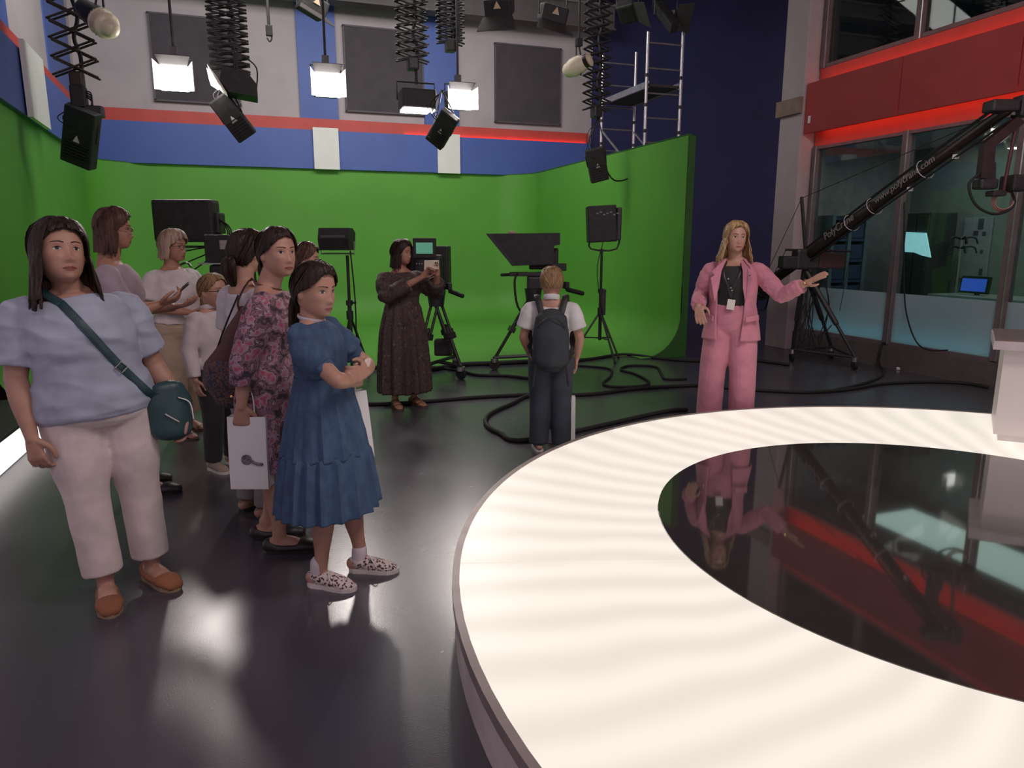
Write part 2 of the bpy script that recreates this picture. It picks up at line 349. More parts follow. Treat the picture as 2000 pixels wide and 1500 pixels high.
lwn = nt.nodes.new('ShaderNodeLayerWeight'); pw = nt.nodes.new('ShaderNodeMath'); pw.operation = 'POWER'; pw.inputs[1].default_value = 4.0; nt.links.new(lwn.outputs['Facing'], pw.inputs[0]); fr = nt.nodes.new('ShaderNodeMath'); fr.operation = 'MULTIPLY_ADD'; fr.inputs[1].default_value = 0.7; fr.inputs[2].default_value = 0.035; nt.links.new(pw.outputs[0], fr.inputs[0]); gl.inputs['Roughness'].default_value = 0.02; tp.inputs[0].default_value = (0.72, 0.80, 0.78, 1)
nt.links.new(fr.outputs[0], mx.inputs[0]); nt.links.new(tp.outputs[0], mx.inputs[1]); nt.links.new(gl.outputs[0], mx.inputs[2]); nt.links.new(mx.outputs[0], out.inputs[0])
FRAME = mat('mullion_paint', (0.16, 0.12, 0.13), 0.5); FRAMEL = mat('mullion_silver', (0.5, 0.47, 0.48), 0.3, 0.8)
for k in range(len(MULL) - 1):
    y1, y0 = MULL[k], MULL[k + 1]; yc, wd = (y0 + y1) / 2, y1 - y0 - 0.08
    wroot = MB().box((WX, yc, 0.30), (0.09, wd, 0.04)).build(f'window_{k + 1}', FRAME); tag(wroot, kind='structure')
    MB().box((WX, yc, 1.94), (0.012, wd, 1.98)).build('pane', GLASS, wroot)
    MB().box((WX, yc, 0.635), (0.014, wd, 0.63)).build('frosted_film', FROST, wroot)
    MB().box((WX, yc, 2.925), (0.09, wd, 0.04)).build('head_rail', FRAME, wroot)
    MB().box((WX + 0.16, yc, 0.315), (0.03, wd, 0.02)).build('led_strip', M['cyan_led'], wroot)
    uroot = MB().box((WX + 0.02, yc, 4.03), (0.09, wd, 0.05)).build(f'window_{k + 11}', FRAME); tag(uroot, kind='structure')
    MB().box((WX + 0.02, yc, 5.6), (0.012, wd, 3.1)).build('pane', GLASS, uroot)
for k, y in enumerate(MULL):
    o = struct(f'trim_mullion', MB().box((WX, y, 1.62), (0.12, 0.09, 2.66)), FRAME)
    MB().box((WX - 0.065, y - 0.035, 1.62), (0.012, 0.014, 2.66)).build('glazing_bead', FRAMEL, o)
    o = struct(f'trim_mullion', MB().box((WX + 0.02, y, 5.6), (0.12, 0.10, 3.2)), FRAME)
    MB().box((WX - 0.045, y - 0.04, 5.6), (0.012, 0.014, 3.2)).build('glazing_bead', FRAMEL, o)
# red fascia: back board, proud panels, hidden led strips that wash the board above and below
fas = struct('trim_red_fascia', MB().box((WX + 0.01, 3.75, 3.47), (0.08, 9.9, 1.06)), M['red'])
REDP = mat('red_panel', (0.40, 0.04, 0.04), 0.5, var=0.05, scale=3)
for y1, y0 in zip([8.72] + MULL[1:-1], MULL[1:]):
    MB().box((WX - 0.21, (y0 + y1) / 2, 3.455), (0.035, y1 - y0 - 0.012, 0.68), bev=0.004).build('red_panel', REDP, fas)
for z in (3.15, 3.755):
    MB().box((WX - 0.16, 3.75, z), (0.02, 9.6, 0.02)).build('led_strip', M['red_led'], fas)
for y, z in ((8.62, 3.30),):
    MB().box((WX - 0.232, y, z), (0.006, 0.045, 0.10)).build('paper_scrap', M['white'], fas)

# ------------------------------------------------------------------ control room behind the glass
ROOMW = mat('control_room_wall', (0.30, 0.32, 0.30), 0.8, var=0.05); 
struct('wall_control_room', MB().box((9.75, 4.0, 1.7), (0.1, 10.0, 2.9)), ROOMW)
struct('wall_control_room_end', MB().box((8.8, 8.85, 1.7), (2.0, 0.1, 2.9)), mat('control_room_end_wall', (0.34, 0.30, 0.32), 0.8))
struct('ceiling_control_room', MB().box((8.8, 4.0, 3.05), (2.0, 10.0, 0.1)), mat('control_room_ceiling', (0.42, 0.38, 0.40), 0.8))
struct('floor_control_room', MB().box((8.85, 4.0, 0.24), (1.8, 10.0, 0.08)), mat('control_room_floor', (0.08, 0.08, 0.09), 0.6))
struct('wall_upper_room', MB().box((9.6, 4.0, 5.6), (0.1, 10.0, 3.3)), mat('upper_room_dark', (0.020, 0.022, 0.045), 0.8))
struct('wall_upper_room_end', MB().box((8.7, 8.85, 5.6), (1.9, 0.1, 3.3)), mat('upper_room_end', (0.06, 0.05, 0.07), 0.8))
struct('floor_upper_room', MB().box((8.7, 4.0, 4.00), (1.8, 9.8, 0.06)), MATS['upper_room_dark'])
area('control_room_ceiling_light', (8.9, 5.9, 2.95), (8.9, 5.9, 0), 1.0, 4.0, 20, (0.85, 1.0, 0.93))
def on(px, py, x): return atx(px, py, x)
# lit blue-white chart, dark cabinet behind it, shelf tower, coat stand, notice board, desk with blue screen
t = thing('dark_cabinet', 'tall dark cabinet behind the glass under the pale lit sheet', 'cabinet', (8.85, on(1785, 500, 8.85).y, 0.28))
a, b = on(1752, 570, 8.85), on(1818, 415, 8.85); wd = abs(a.y - b.y)
MB().box((0.25, 0, (b.z - 0.28) / 2), (0.5, wd, b.z - 0.28), bev=0.01).build('body', mat('cabinet_dark', (0.045, 0.05, 0.045), 0.6), t)
for s in (-1, 1): MB().box((-0.012, s * wd / 4, (b.z - 0.28) / 2), (0.02, wd / 2 - 0.02, b.z - 0.36), bev=0.004).build('door', MATS['cabinet_dark'], t)
pl = []; x = 8.78
for px, py in ((1768, 453), (1808, 455), (1817, 503), (1800, 499), (1785, 493), (1766, 492)): pl.append(on(px, py, x))
tag(MB().prism(pl, (0.02, 0, 0)).build('lit_sheet', mat('backlit_sheet', (0.6, 0.9, 0.95), 0.6, emit=(0.40, 0.80, 0.88), estr=0.75)), 'pale blue lit screen sheet hanging in the control room', 'screen')
t = thing('shelf_tower', 'dark blue shelf tower with lighter upright seen left behind glass', 'shelf', (8.18, 8.60, 0.28))
for k in range(6): MB().box((0, 0, 0.15 + 0.30 * k), (0.62, 0.36, 0.04)).build('shelf', mat('shelf_blue', (0.05, 0.06, 0.13), 0.5), t)
for s in (-1, 0, 1): MB().box((s * 0.31, 0, 0.85), (0.06, 0.37, 1.7)).build('upright', mat('shelf_upright', (0.16, 0.19, 0.22), 0.5), t)
for k in range(5):
    for s in (-1, 1): MB().box((s * 0.155, -0.02, 0.15 + 0.30 * k + 0.13), (0.22, 0.30, 0.21), bev=0.01).build('storage_box', MATS['shelf_blue'], t)
nb = thing('notice_board', 'pale notice board with small pinned notes on control room wall', 'notice board', (9.67, on(1905, 480, 9.66).y, on(1905, 545, 9.66).z))
a, b = on(1872, 545, 9.66), on(1940, 425, 9.66)
MB().box((0, 0, (b.z - a.z) / 2), (0.03, abs(a.y - b.y), b.z - a.z), bev=0.004).build('board', mat('board_grey', (0.42, 0.41, 0.45), 0.7), nb)
for px, py, sx, sz in ((1915, 437, 0.08, 0.14), (1905, 455, 0.07, 0.06), (1921, 456, 0.05, 0.05), (1916, 491, 0.04, 0.04), (1914, 531, 0.05, 0.09)):
    q = on(px, py, 9.64); MB().box((-0.02, q.y - nb.location.y, q.z - nb.location.z), (0.006, sx, sz)).build('pinned_note', mat('note_dark', (0.09, 0.09, 0.14), 0.7), nb)
cs = thing('coat_stand', 'metal coat stand with curled hooks behind the glass', 'coat stand', (9.15, on(1866, 570, 9.15).y, 0.28))
MB().cyl((0, 0, 0), (0, 0, on(1870, 462, 9.15).z - 0.28), 0.025).build('pole', M['steel'], cs, smooth=True)
MB().cyl((0, 0, 0), (0, 0, 0.03), 0.2, n=24).build('base', M['black'], cs)
for zz in (on(1868, 468, 9.15).z - 0.28, on(1868, 486, 9.15).z - 0.28):
    for k in range(5):
        a = 2 * PI * k / 5 + 0.4; c, s_ = math.cos(a), math.sin(a)
        MB().tube([(0, 0, zz), (0.08 * c, 0.08 * s_, zz + 0.03), (0.16 * c, 0.16 * s_, zz + 0.02), (0.19 * c, 0.19 * s_, zz - 0.05)], 0.012, n=8).build('hook', M['black'], cs, smooth=True)
dk = thing('control_desk', 'long pale control room desk edge behind the frosted glass', 'desk', (8.75, 4.9, 0.28))
MB().box((0, 0, 0.62), (0.7, 4.6, 0.04), bev=0.005).build('desktop', mat('desk_pale', (0.36, 0.36, 0.34), 0.5), dk)
for s in (-2.2, -0.7, 0.7, 2.2): MB().box((0, s, 0.3), (0.6, 0.05, 0.6)).build('leg', MATS['desk_pale'], dk)
mn = thing('monitor', 'tilted monitor with a bright blue screen on the control desk', 'monitor', (8.7, on(1900, 570, 8.7).y, 0.92))
p = [on(1879, 558, 8.7), on(1926, 560, 8.7), on(1919, 584, 8.7), on(1873, 582, 8.7)]
z0 = min(p[2].z, p[3].z) - 0.92; hh = p[0].z - p[3].z; wv = abs(p[1].y - p[0].y)
MB().box((0.03, 0, max(z0, 0.05) + hh / 2), (0.05, wv + 0.06, hh + 0.06), rot=(0, 0.12, 0), bev=0.01).build('housing', M['blackm'], mn)
MB().box((-0.002, 0, max(z0, 0.05) + hh / 2), (0.012, wv, hh), rot=(0, 0.12, 0)).build('screen', mat('blue_screen', (0.02, 0.05, 0.4), 0.3, emit=(0.04, 0.10, 0.55), estr=0.8), mn)
MB().cyl((0.08, 0, 0.0), (0.06, 0, max(z0, 0.05) + 0.04), 0.03).build('stand', M['black'], mn)

# ------------------------------------------------------------------ ceiling beams of the lighting grid
BEAM = mat('grid_beam', (0.10, 0.085, 0.09), 0.6)
for y, z, h in ((14.35, 6.12, 0.42), (13.2, 6.45, 0.25), (11.6, 6.55, 0.3), (9.6, 6.55, 0.3)):
    o = struct('ceiling_beam', MB().box((2.3, y, z), (9.8, 0.22, h)), BEAM)
    MB().box((2.3, y - 0.02, z + h / 2 + 0.02), (9.8, 0.34, 0.04)).build('flange', mat('beam_flange', (0.26, 0.23, 0.24), 0.5), o)
    MB().box((2.3, y - 0.02, z - h / 2 - 0.015), (9.8, 0.34, 0.03)).build('flange', BEAM, o)
for x in (-1.2, 2.2, 5.4):
    struct('ceiling_beam', MB().box((x, 11.8, 6.85), (0.2, 6.4, 0.28)), BEAM)
# ================================================================== LIT ROUND STAGE
SC, SR, SZ = Vector((3.517, 1.886, 0)), 2.957, 0.22
IC, IR = Vector((3.192, 2.333, 0)), 1.505
def ring_mat():
    m = bpy.data.materials.new('backlit_ring_panel'); m.use_nodes = True; nt = m.node_tree; b = nt.nodes['Principled BSDF']
    b.inputs['Base Color'].default_value = (0.18, 0.17, 0.16, 1); b.inputs['Roughness'].default_value = 0.35
    tc = nt.nodes.new('ShaderNodeTexCoord'); sp = nt.nodes.new('ShaderNodeSeparateXYZ'); nt.links.new(tc.outputs['Object'], sp.inputs[0])
    at = nt.nodes.new('ShaderNodeMath'); at.operation = 'ARCTAN2'; nt.links.new(sp.outputs[1], at.inputs[0]); nt.links.new(sp.outputs[0], at.inputs[1])
    nz = nt.nodes.new('ShaderNodeTexNoise'); nz.inputs['Scale'].default_value = 0.8; nt.links.new(tc.outputs['Object'], nz.inputs['Vector'])
    ml = nt.nodes.new('ShaderNodeMath'); ml.operation = 'MULTIPLY'; ml.inputs[1].default_value = 62.0; nt.links.new(at.outputs[0], ml.inputs[0])
    ad = nt.nodes.new('ShaderNodeMath'); ad.operation = 'MULTIPLY_ADD'; ad.inputs[1].default_value = 11.0; nt.links.new(nz.outputs['Fac'], ad.inputs[0]); nt.links.new(ml.outputs[0], ad.inputs[2])
    sn = nt.nodes.new('ShaderNodeMath'); sn.operation = 'SINE'; nt.links.new(ad.outputs[0], sn.inputs[0])
    mr = nt.nodes.new('ShaderNodeMapRange'); mr.inputs['From Min'].default_value = -1; mr.inputs['From Max'].default_value = 1; mr.inputs['To Min'].default_value = 0.78; mr.inputs['To Max'].default_value = 0.91
    nt.links.new(sn.outputs[0], mr.inputs[0])
    b.inputs['Emission Color'].default_value = (1.0, 0.905, 0.80, 1); nt.links.new(mr.outputs[0], b.inputs['Emission Strength'])
    b.inputs['Specular IOR Level'].default_value = 0.3
    return m
RING = ring_mat()
st = thing('round_light_stage', 'low round stage with glowing white ring and glossy black centre', 'stage', SC)
def ang_of(px, py): p = atz(px, py, SZ); return math.atan2(p.y - SC.y, p.x - SC.x)
seams = [ang_of(900, 1100), ang_of(1290, 825)]
da = seams[0] - seams[1]
cuts = [seams[1] + da * k for k in range(0, int(2 * PI / da) + 1)]
cuts = [seams[1] + (2 * PI) * k / 7 if False else c for k, c in enumerate(cuts)]
if cuts[-1] > seams[1] + 2 * PI - 0.3: cuts[-1] = seams[1] + 2 * PI
else: cuts.append(seams[1] + 2 * PI)
ioff = IC - SC
def inner_r(a):                                            # distance from the stage centre to the black disc's edge along angle a
    d = Vector((math.cos(a), math.sin(a), 0)); bq = d.dot(ioff); return bq + math.sqrt(bq * bq - ioff.length_squared + IR * IR)
for a0, a1 in zip(cuts[:-1], cuts[1:]):
    mb = MB(); n = 20; rows = []
    for k in range(n + 1):
        a = a0 + 0.0016 + (a1 - a0 - 0.0032) * k / n; d = Vector((math.cos(a), math.sin(a), 0)); r0, r1 = inner_r(a) + 0.004, SR - 0.03
        rows.append([d * (r0 + (r1 - r0) * j / 4) + Vector((0, 0, SZ)) for j in range(5)] + [d * (r1 - (r1 - r0) * j / 4) + Vector((0, 0, SZ - 0.02)) for j in range(5)])
    mb.loft(rows); mb.build('light_panel', RING, st)
def ring_wall(r0, r1, z0, z1, n=128):
    mb = MB(); rows = []
    for k in range(n + 1):
        a = 2 * PI * k / n; d = Vector((math.cos(a), math.sin(a), 0)); rows.append([d * r0 + Vector((0, 0, z0)), d * r1 + Vector((0, 0, z0)), d * r1 + Vector((0, 0, z1)), d * r0 + Vector((0, 0, z1))])
    mb.loft(rows, cap=False); return mb
RIM = mat('stage_rim_metal', (0.36, 0.30, 0.29), 0.4, 0.2)
ring_wall(SR - 0.03, SR, SZ - 0.042, SZ + 0.004).build('rim', RIM, st, smooth=40)
ring_wall(SR - 0.045, SR - 0.010, 0.0, SZ - 0.04).build('skirt', mat('stage_skirt', (0.74, 0.66, 0.62), 0.5), st, smooth=40)
mb = MB(); mb.cyl((0, 0, 0.0), (0, 0, SZ - 0.022), SR - 0.07, n=96); mb.build('underframe', M['black'], st)
mb = MB(); mb.cyl(ioff + Vector((0, 0, SZ - 0.02)), ioff + Vector((0, 0, SZ + 0.002)), IR, n=128); mb.build('black_centre_disc', mat('black_acrylic', (0.045, 0.039, 0.038), 0.05, var=0.05, spec=0.8, coat=0.6), st)
# anchor desk on the stage
dkc = atz(1938, 862, SZ); da_ = (atz(2000, 868, SZ) - dkc).normalized(); dp_ = Vector((0.785, 0.62, 0))
t = thing('anchor_desk', 'white presenter desk with dark top at the right edge', 'desk', dkc + Vector((0, 0, 0.004)))
def dslab(o, z0, z1):                                      # wedge shaped footprint grown by o
    c = [(-o, -o), (1.6 + o, -o), (1.6 + o, 0.64 + o), (-o, 0.64 + o)]
    return MB().prism([da_ * u + dp_ * v + Vector((0, 0, z0)) for u, v in c], (0, 0, z1 - z0))
dslab(-0.03, 0.0, 0.05).build('plinth', mat('desk_white', (0.74, 0.68, 0.66), 0.35, var=0.02), t)
dslab(0.0, 0.05, 0.65).build('body', MATS['desk_white'], t)
dslab(0.07, 0.65, 0.708).build('desktop_edge', mat('desk_edge', (0.55, 0.48, 0.50), 0.4), t)
dslab(0.06, 0.708, 0.718).build('desktop', mat('desk_top_brown', (0.20, 0.13, 0.12), 0.25), t)
# lit plinth on the left
t = thing('lit_plinth', 'low plinth with a glowing white side at the far left', 'plinth', (-2.02, 5.6, 0))
MB().box((0.0, 0, 0.115), (0.42, 3.0, 0.23)).build('core', M['black'], t)
MB().box((0.222, 0, 0.115), (0.02, 2.96, 0.20)).build('glowing_side', mat('lit_side', (0.9, 0.88, 0.86), 0.4, emit=(1.0, 0.93, 0.90), estr=1.1), t)
MB().box((0.0, 0, 0.24), (0.48, 3.04, 0.02)).build('top', M['black'], t)

# ================================================================== STUDIO CAMERAS AND STANDS
def tripod(t, top, feet, spread_z=0.1, r=0.028, caster=True, m=None):
    m = m or M['black']; top = Vector(top)
    MB().cyl(top + Vector((0, 0, -0.10)), top + Vector((0, 0, 0.05)), 0.09, 0.11, n=16).build('tripod_bowl', m, t, smooth=True)
    for f in feet:
        f = Vector(f); d = (f - top); side = d.cross(Vector((0, 0, 1))).normalized()
        e = f + Vector((0, 0, 0.14 if caster else 0.03)); leg = MB(); k = top + (e - top) * 0.55
        leg.tube([top + side * 0.045, k + side * 0.045], r * 0.62, n=8, sub=1); leg.tube([top - side * 0.045, k - side * 0.045], r * 0.62, n=8, sub=1)
        leg.tube([top + (e - top) * 0.45, e], r * 0.75, n=8, sub=1); leg.box(k, (0.14, 0.07, 0.07), rot=Matrix((side, d.normalized().cross(side), d.normalized())).transposed())
        lo = leg.build('leg', m, t, smooth=True)
        if caster:
            MB().cyl(f + Vector((0, 0, 0.15)), f + Vector((0, 0, 0.10)), 0.05, n=12).build('caster_mount', M['steel'], lo)
            MB().cyl(f + side * 0.022 + Vector((0, 0, 0.065)), f - side * 0.022 + Vector((0, 0, 0.065)), 0.065, n=16).build('caster_wheel', M['rubber'], lo, smooth=True)
    if caster:
        sp = MB(); c = Vector((top.x, top.y, 0.17))
        for f in feet: sp.tube([c, Vector((f[0], f[1], 0.16))], 0.022, n=8, sub=1)
        sp.build('spreader', m, t)
def rotz(a): return Matrix.Rotation(a, 3, 'Z')
def pan_bar(t, p0, p1):
    p0, p1 = Vector(p0), Vector(p1)
    o = MB().tube([p0, (p0 + p1) / 2 + Vector((0, 0, 0.02)), p1], 0.014, n=8).build('pan_bar', M['black'], t, smooth=True)
    d = (p1 - p0).normalized(); MB().tube([p1 - d * 0.08, p1 + d * 0.12], 0.028, n=10, sub=1).build('grip', M['rubber'], o, smooth=True)
    MB().box(p1 - d * 0.10 + Vector((0, 0, 0.05)), (0.05, 0.10, 0.08), bev=0.01).build('zoom_control', M['blackm'], o)
# camera with teleprompter hood, seen from the side (hood points left)
base = Vector((3.12, 8.45, 0)); t = thing('studio_camera', 'studio camera with wide black teleprompter hood on a wheeled tripod', 'camera', base, group='studio cameras on tripods')
# local axes: U along the camera's right in the picture
U = RIGHT.copy(); V = FWD.copy(); ZZ = Vector((0, 0, 1))
def L(u, v, z): return U * u + V * v + ZZ * z
zt = zat(1020, 457, base); zb = zat(1020, 518, base)
def pxu(px, py=480): # picture offset from the base along RIGHT
    d = ray(px, py); k = FWD.dot(base) / FWD.dot(d); return (d * k).dot(RIGHT) - base.dot(RIGHT)
uL, uR, uB = pxu(952), pxu(1091), pxu(1003)
hood = MB(); sec = [(uL, zt), (uR, zt + 0.01), (uR, zat(1091, 478, base)), (pxu(1080), zat(1085, 480, base)), (pxu(1078), zb + 0.02), (uB, zb)]
hood.prism([L(u, -0.26, z) for u, z in sec], L(0, 0.52, 0)); hood.build('prompter_hood', M['blackm'], t)
MB().prism([L(uL - 0.01, -0.27, zt), L(uL + 0.04, -0.27, zt), L(uB + 0.03, -0.27, zb), L(uB - 0.02, -0.27, zb)], L(0, 0.54, 0)).build('hood_front_frame', M['black'], t)
MB().box(L(pxu(1000), 0, zt + 0.018), (0.09, 0.06, 0.035), rot=rotz(-YAW), bev=0.008).build('tally_light', mat('tally_pale', (0.5, 0.38, 0.33), 0.5), t)
MB().box(L(pxu(1062), 0, zb + 0.08), (0.36, 0.17, 0.26), rot=rotz(-YAW), bev=0.015).build('camera_body', M['blackm'], t)
MB().box(L(pxu(1058), -0.09, zb + 0.20), (0.17, 0.012, 0.13), rot=rotz(-YAW)).build('side_label', mat('label_grey', (0.30, 0.30, 0.31), 0.5), t)
MB().box(L(pxu(1088), -0.1, zb - 0.02), (0.22, 0.12, 0.09), rot=rotz(-YAW), bev=0.01).build('viewfinder', M['blackm'], t)
MB().tube([L(pxu(980), 0, zb - 0.12), L(pxu(1060), 0, zb - 0.10)], 0.02, n=8, sub=1).build('support_rod', M['black'], t)
MB().box(L(pxu(1028), 0, zb - 0.11), (0.42, 0.20, 0.05), rot=rotz(-YAW), bev=0.01).build('base_plate', M['black'], t)
MB().box(L(pxu(1045), 0, zb - 0.22), (0.20, 0.16, 0.18), rot=rotz(-YAW), bev=0.03).build('fluid_head', M['black'], t)
pan_bar(t, L(pxu(1060), -0.05, zb - 0.22), L(pxu(1118), -0.25, zat(1118, 566, base)))
tripod(t, L(pxu(1042), 0, zb - 0.34), [L(pxu(965), -0.1, 0), L(pxu(1075), -0.45, 0), L(pxu(1090), 0.45, 0)])
cb = MB(); cb.tube([L(pxu(1010), -0.1, zb - 0.1), L(pxu(1005), -0.15, 1.1), L(pxu(1012), -0.15, 0.8), L(pxu(1040), -0.1, 0.62), L(pxu(1050), 0, 0.9)], 0.014, n=6); cb.build('camera_cable', M['rubber'], t, smooth=True)

# camera seen from behind with a small lit monitor
base = Vector((1.95, 8.35, 0)); t = thing('studio_camera', 'studio camera with small green lit viewfinder behind the woman photographing', 'camera', base, group='studio cameras on tripods')
zt, zb = zat(835, 465, base), zat(835, 545, base)
MB().box(L(pxu(822), 0.30, zt - 0.34), (0.62, 0.45, 0.50), rot=rotz(-YAW), bev=0.02).build('prompter_hood', M['blackm'], t)
MB().box(L(pxu(840), 0.0, zt - 0.40), (0.30, 0.45, 0.42), rot=rotz(-YAW), bev=0.04).build('camera_body', M['blackm'], t)
vf = MB().box(L(pxu(833), -0.18, zt - 0.115), (0.255, 0.16, 0.23), rot=rotz(-YAW), bev=0.012).build('viewfinder', M['blackm'], t)
MB().box(L(pxu(834), -0.264, zt - 0.115), (0.19, 0.006, 0.125), rot=rotz(-YAW)).build('viewfinder_screen', mat('vf_screen', (0.05, 0.2, 0.14), 0.3, emit=(0.10, 0.30, 0.20), estr=0.7), vf)
bt = MB()
for k in range(8): bt.box(L(pxu(818) + 0.03 * k, -0.23, zt - 0.29), (0.012, 0.01, 0.012), rot=rotz(-YAW))
bt.build('buttons', mat('button_pale', (0.4, 0.4, 0.4), 0.5), t)
MB().box(L(pxu(848), 0, zb - 0.10), (0.24, 0.2, 0.2), rot=rotz(-YAW), bev=0.03).build('fluid_head', M['black'], t)
pan_bar(t, L(pxu(862), -0.05, zb - 0.10), L(pxu(890), -0.2, zat(890, 570, base)))
tripod(t, L(pxu(850), 0, zb - 0.22), [L(pxu(900), -0.25, 0), L(pxu(820), -0.4, 0), L(pxu(880), 0.5, 0)])
MB().box(L(pxu(862), 0.05, 0.34), (0.22, 0.18, 0.2), rot=rotz(-YAW), bev=0.03).build('battery_box', M['black'], t)

# third camera, rear view, half hidden in the visitor group
base = Vector((-0.15, 8.1, 0)); t = thing('studio_camera', 'black studio camera with square label behind the group of visitors', 'camera', base, group='studio cameras on tripods')
zt = zat(445, 459, base)
MB().box(L(pxu(442), 0, zt - 0.14), (0.30, 0.4, 0.28), rot=rotz(-YAW), bev=0.012).build('viewfinder', M['blackm'], t)
MB().box(L(pxu(452), -0.203, zt - 0.10), (0.08, 0.006, 0.09), rot=rotz(-YAW)).build('label_plate', mat('label_grey2', (0.35, 0.30, 0.30), 0.5), t)
MB().box(L(pxu(440), -0.01, zt - 0.29), (0.42, 0.44, 0.015), rot=rotz(-YAW)).build('shelf_plate', M['steel'], t)
MB().box(L(pxu(452), 0, zt - 0.52), (0.36, 0.4, 0.44), rot=rotz(-YAW), bev=0.04).build('camera_body', M['blackm'], t)
MB().box(L(pxu(452), 0, zt - 0.82), (0.22, 0.2, 0.2), rot=rotz(-YAW), bev=0.03).build('fluid_head', M['black'], t)
kn = MB()
for u, z in ((pxu(472), zt - 0.48), (pxu(462), zt - 0.55), (pxu(478), zt - 0.56)): kn.cyl(L(u, -0.2, z), L(u, -0.23, z), 0.018, n=10)
kn.build('knobs', M['steel'], t)
for k in range(3):
    MB().tube([L(pxu(424), 0, zt - 0.3), L(pxu(422) - 0.02 * k, -0.05, zt - 0.5), L(pxu(428), 0, zt - 0.72 - 0.04 * k), L(pxu(440), 0, zt - 0.75)], 0.009, n=6).build('camera_cable', M['rubber'], t, smooth=True)
tripod(t, L(pxu(452), 0, zt - 0.92), [L(pxu(420), -0.3, 0), L(pxu(490), -0.3, 0), L(pxu(455), 0.5, 0)])

def light_stand(t, base, top_z, feet, fold_z=0.75):
    MB().cyl((0, 0, 0.25), (0, 0, top_z * 0.62), 0.024, n=12).build('lower_tube', M['black'], t, smooth=True)
    MB().cyl((0, 0, top_z * 0.6), (0, 0, top_z), 0.018, n=12).build('upper_tube', M['black'], t, smooth=True)
    MB().cyl((0, 0, top_z * 0.60), (0, 0, top_z * 0.64), 0.04, n=12).build('clamp_collar', M['black'], t, smooth=True)
    MB().cyl((0.02, 0, top_z * 0.62), (0.08, 0, top_z * 0.62), 0.014, n=8).build('clamp_knob', M['black'], t)
    MB().cyl((0, 0, fold_z - 0.05), (0, 0, fold_z + 0.05), 0.04, n=12).build('leg_collar', M['black'], t, smooth=True)
    for f in feet:
        f = Vector(f); lo = MB().tube([(0, 0, fold_z), f + ZZ * 0.02], 0.015, n=8, sub=1).build('leg', M['black'], t)
        MB().tube([(0, 0, 0.28), Vector((0, 0, fold_z)).lerp(f, 0.55)], 0.010, n=8, sub=1).build('brace', M['black'], lo)
        MB().ball(f + ZZ * 0.02, 0.02, 10, 6).build('rubber_foot', M['rubber'], lo)
# small soft light on a stand (660,470)
base = Vector((0.95, 8.55, 0)); t = thing('light_stand', 'slim floor stand carrying the small dark softlight', 'light stand', base)
zt, zb = zat(660, 449, base), zat(660, 492, base)
light_stand(t, base, zb - 0.04, [L(pxu(690), -0.35, 0), L(pxu(650), 0.1, 0), L(pxu(700), 0.4, 0)])
t2 = thing('floor_softlight', 'small dark box softlight on the slim stand against the green', 'lamp', base + ZZ * (zb - 0.04))
wv = pxu(688) - pxu(630); hh = zt - zb; uc = (pxu(688) + pxu(630)) / 2
MB().prism([L(uc - wv / 2, -0.16, 0.06), L(uc - wv / 2, 0.14, 0.06), L(uc - wv / 2, 0.20, 0.06 + hh * 0.8), L(uc - wv / 2, 0.06, 0.06 + hh), L(uc - wv / 2, -0.14, 0.06 + hh), L(uc - wv / 2, -0.2, 0.06 + hh * 0.5)], L(wv, 0, 0)).build('housing', M['blackm'], t2)
MB().box(L(uc, -0.19, 0.06 + hh * 0.62), (wv * 0.8, 0.02, 0.03), rot=rotz(-YAW)).build('ridge', mat('ridge_grey', (0.08, 0.07, 0.075), 0.4), t2)
MB().tube([L(uc - wv / 2 - 0.02, 0, hh * 0.6), L(uc - wv / 2 - 0.02, 0, 0.02), L(uc + wv / 2 + 0.02, 0, 0.02), L(uc + wv / 2 + 0.02, 0, hh * 0.6)], 0.010, n=8, sub=1).build('yoke', M['steel'], t2)
MB().tube([L(0.06, -0.1, 0.05), L(0.08, -0.05, -0.5), L(0.07, -0.03, -1.0), L(0.05, 0, -1.3)], 0.008, n=6).build('power_cable', M['rubber'], t2, smooth=True)
# square light on a stand right of the boy (1178,437)
base = Vector((4.42, 8.95, 0)); t = thing('light_stand', 'tall folding floor stand carrying the square lamp near the right wall', 'light stand', base)
zt, zb = zat(1177, 402, base), zat(1177, 473, base)
light_stand(t, base, zat(1180, 486, base), [L(pxu(1117), -0.1, 0), L(pxu(1212), -0.1, 0), L(pxu(1196), -0.55, 0)], fold_z=zat(1180, 608, base))
MB().box(L(0.035, 0, zat(1180, 590, base)), (0.07, 0.06, 0.36), rot=rotz(-YAW), bev=0.01).build('ballast_box', M['black'], t)
t2 = thing('floor_panel_lamp', 'square black lamp head on the tall folding stand', 'lamp', base + ZZ * zat(1180, 486, base))
z0 = zb - t2.location.z; hh = zt - zb; wv = pxu(1210) - pxu(1145); uc = (pxu(1210) + pxu(1145)) / 2
MB().box(L(uc - 0.03, 0, z0 + hh / 2), (wv * 0.86, 0.26, hh), rot=Matrix.Rotation(-YAW, 3, 'Z') @ Matrix.Rotation(R(-3), 3, 'Y'), bev=0.02).build('housing', M['blackm'], t2)
MB().box(L(uc + wv * 0.44, 0, z0 + hh / 2), (wv * 0.14, 0.22, hh * 0.9), rot=rotz(-YAW), bev=0.015).build('driver_box', M['black'], t2)
sc_ = MB()
for k in range(7): sc_.box(L(uc - 0.1 + 0.045 * k, -0.134, z0 + hh * (0.78 + 0.04 * math.sin(k * 2.1))), (0.03, 0.01, 0.02), rot=rotz(-YAW))
sc_.build('connectors', mat('conn_grey', (0.2, 0.2, 0.2), 0.4), t2)
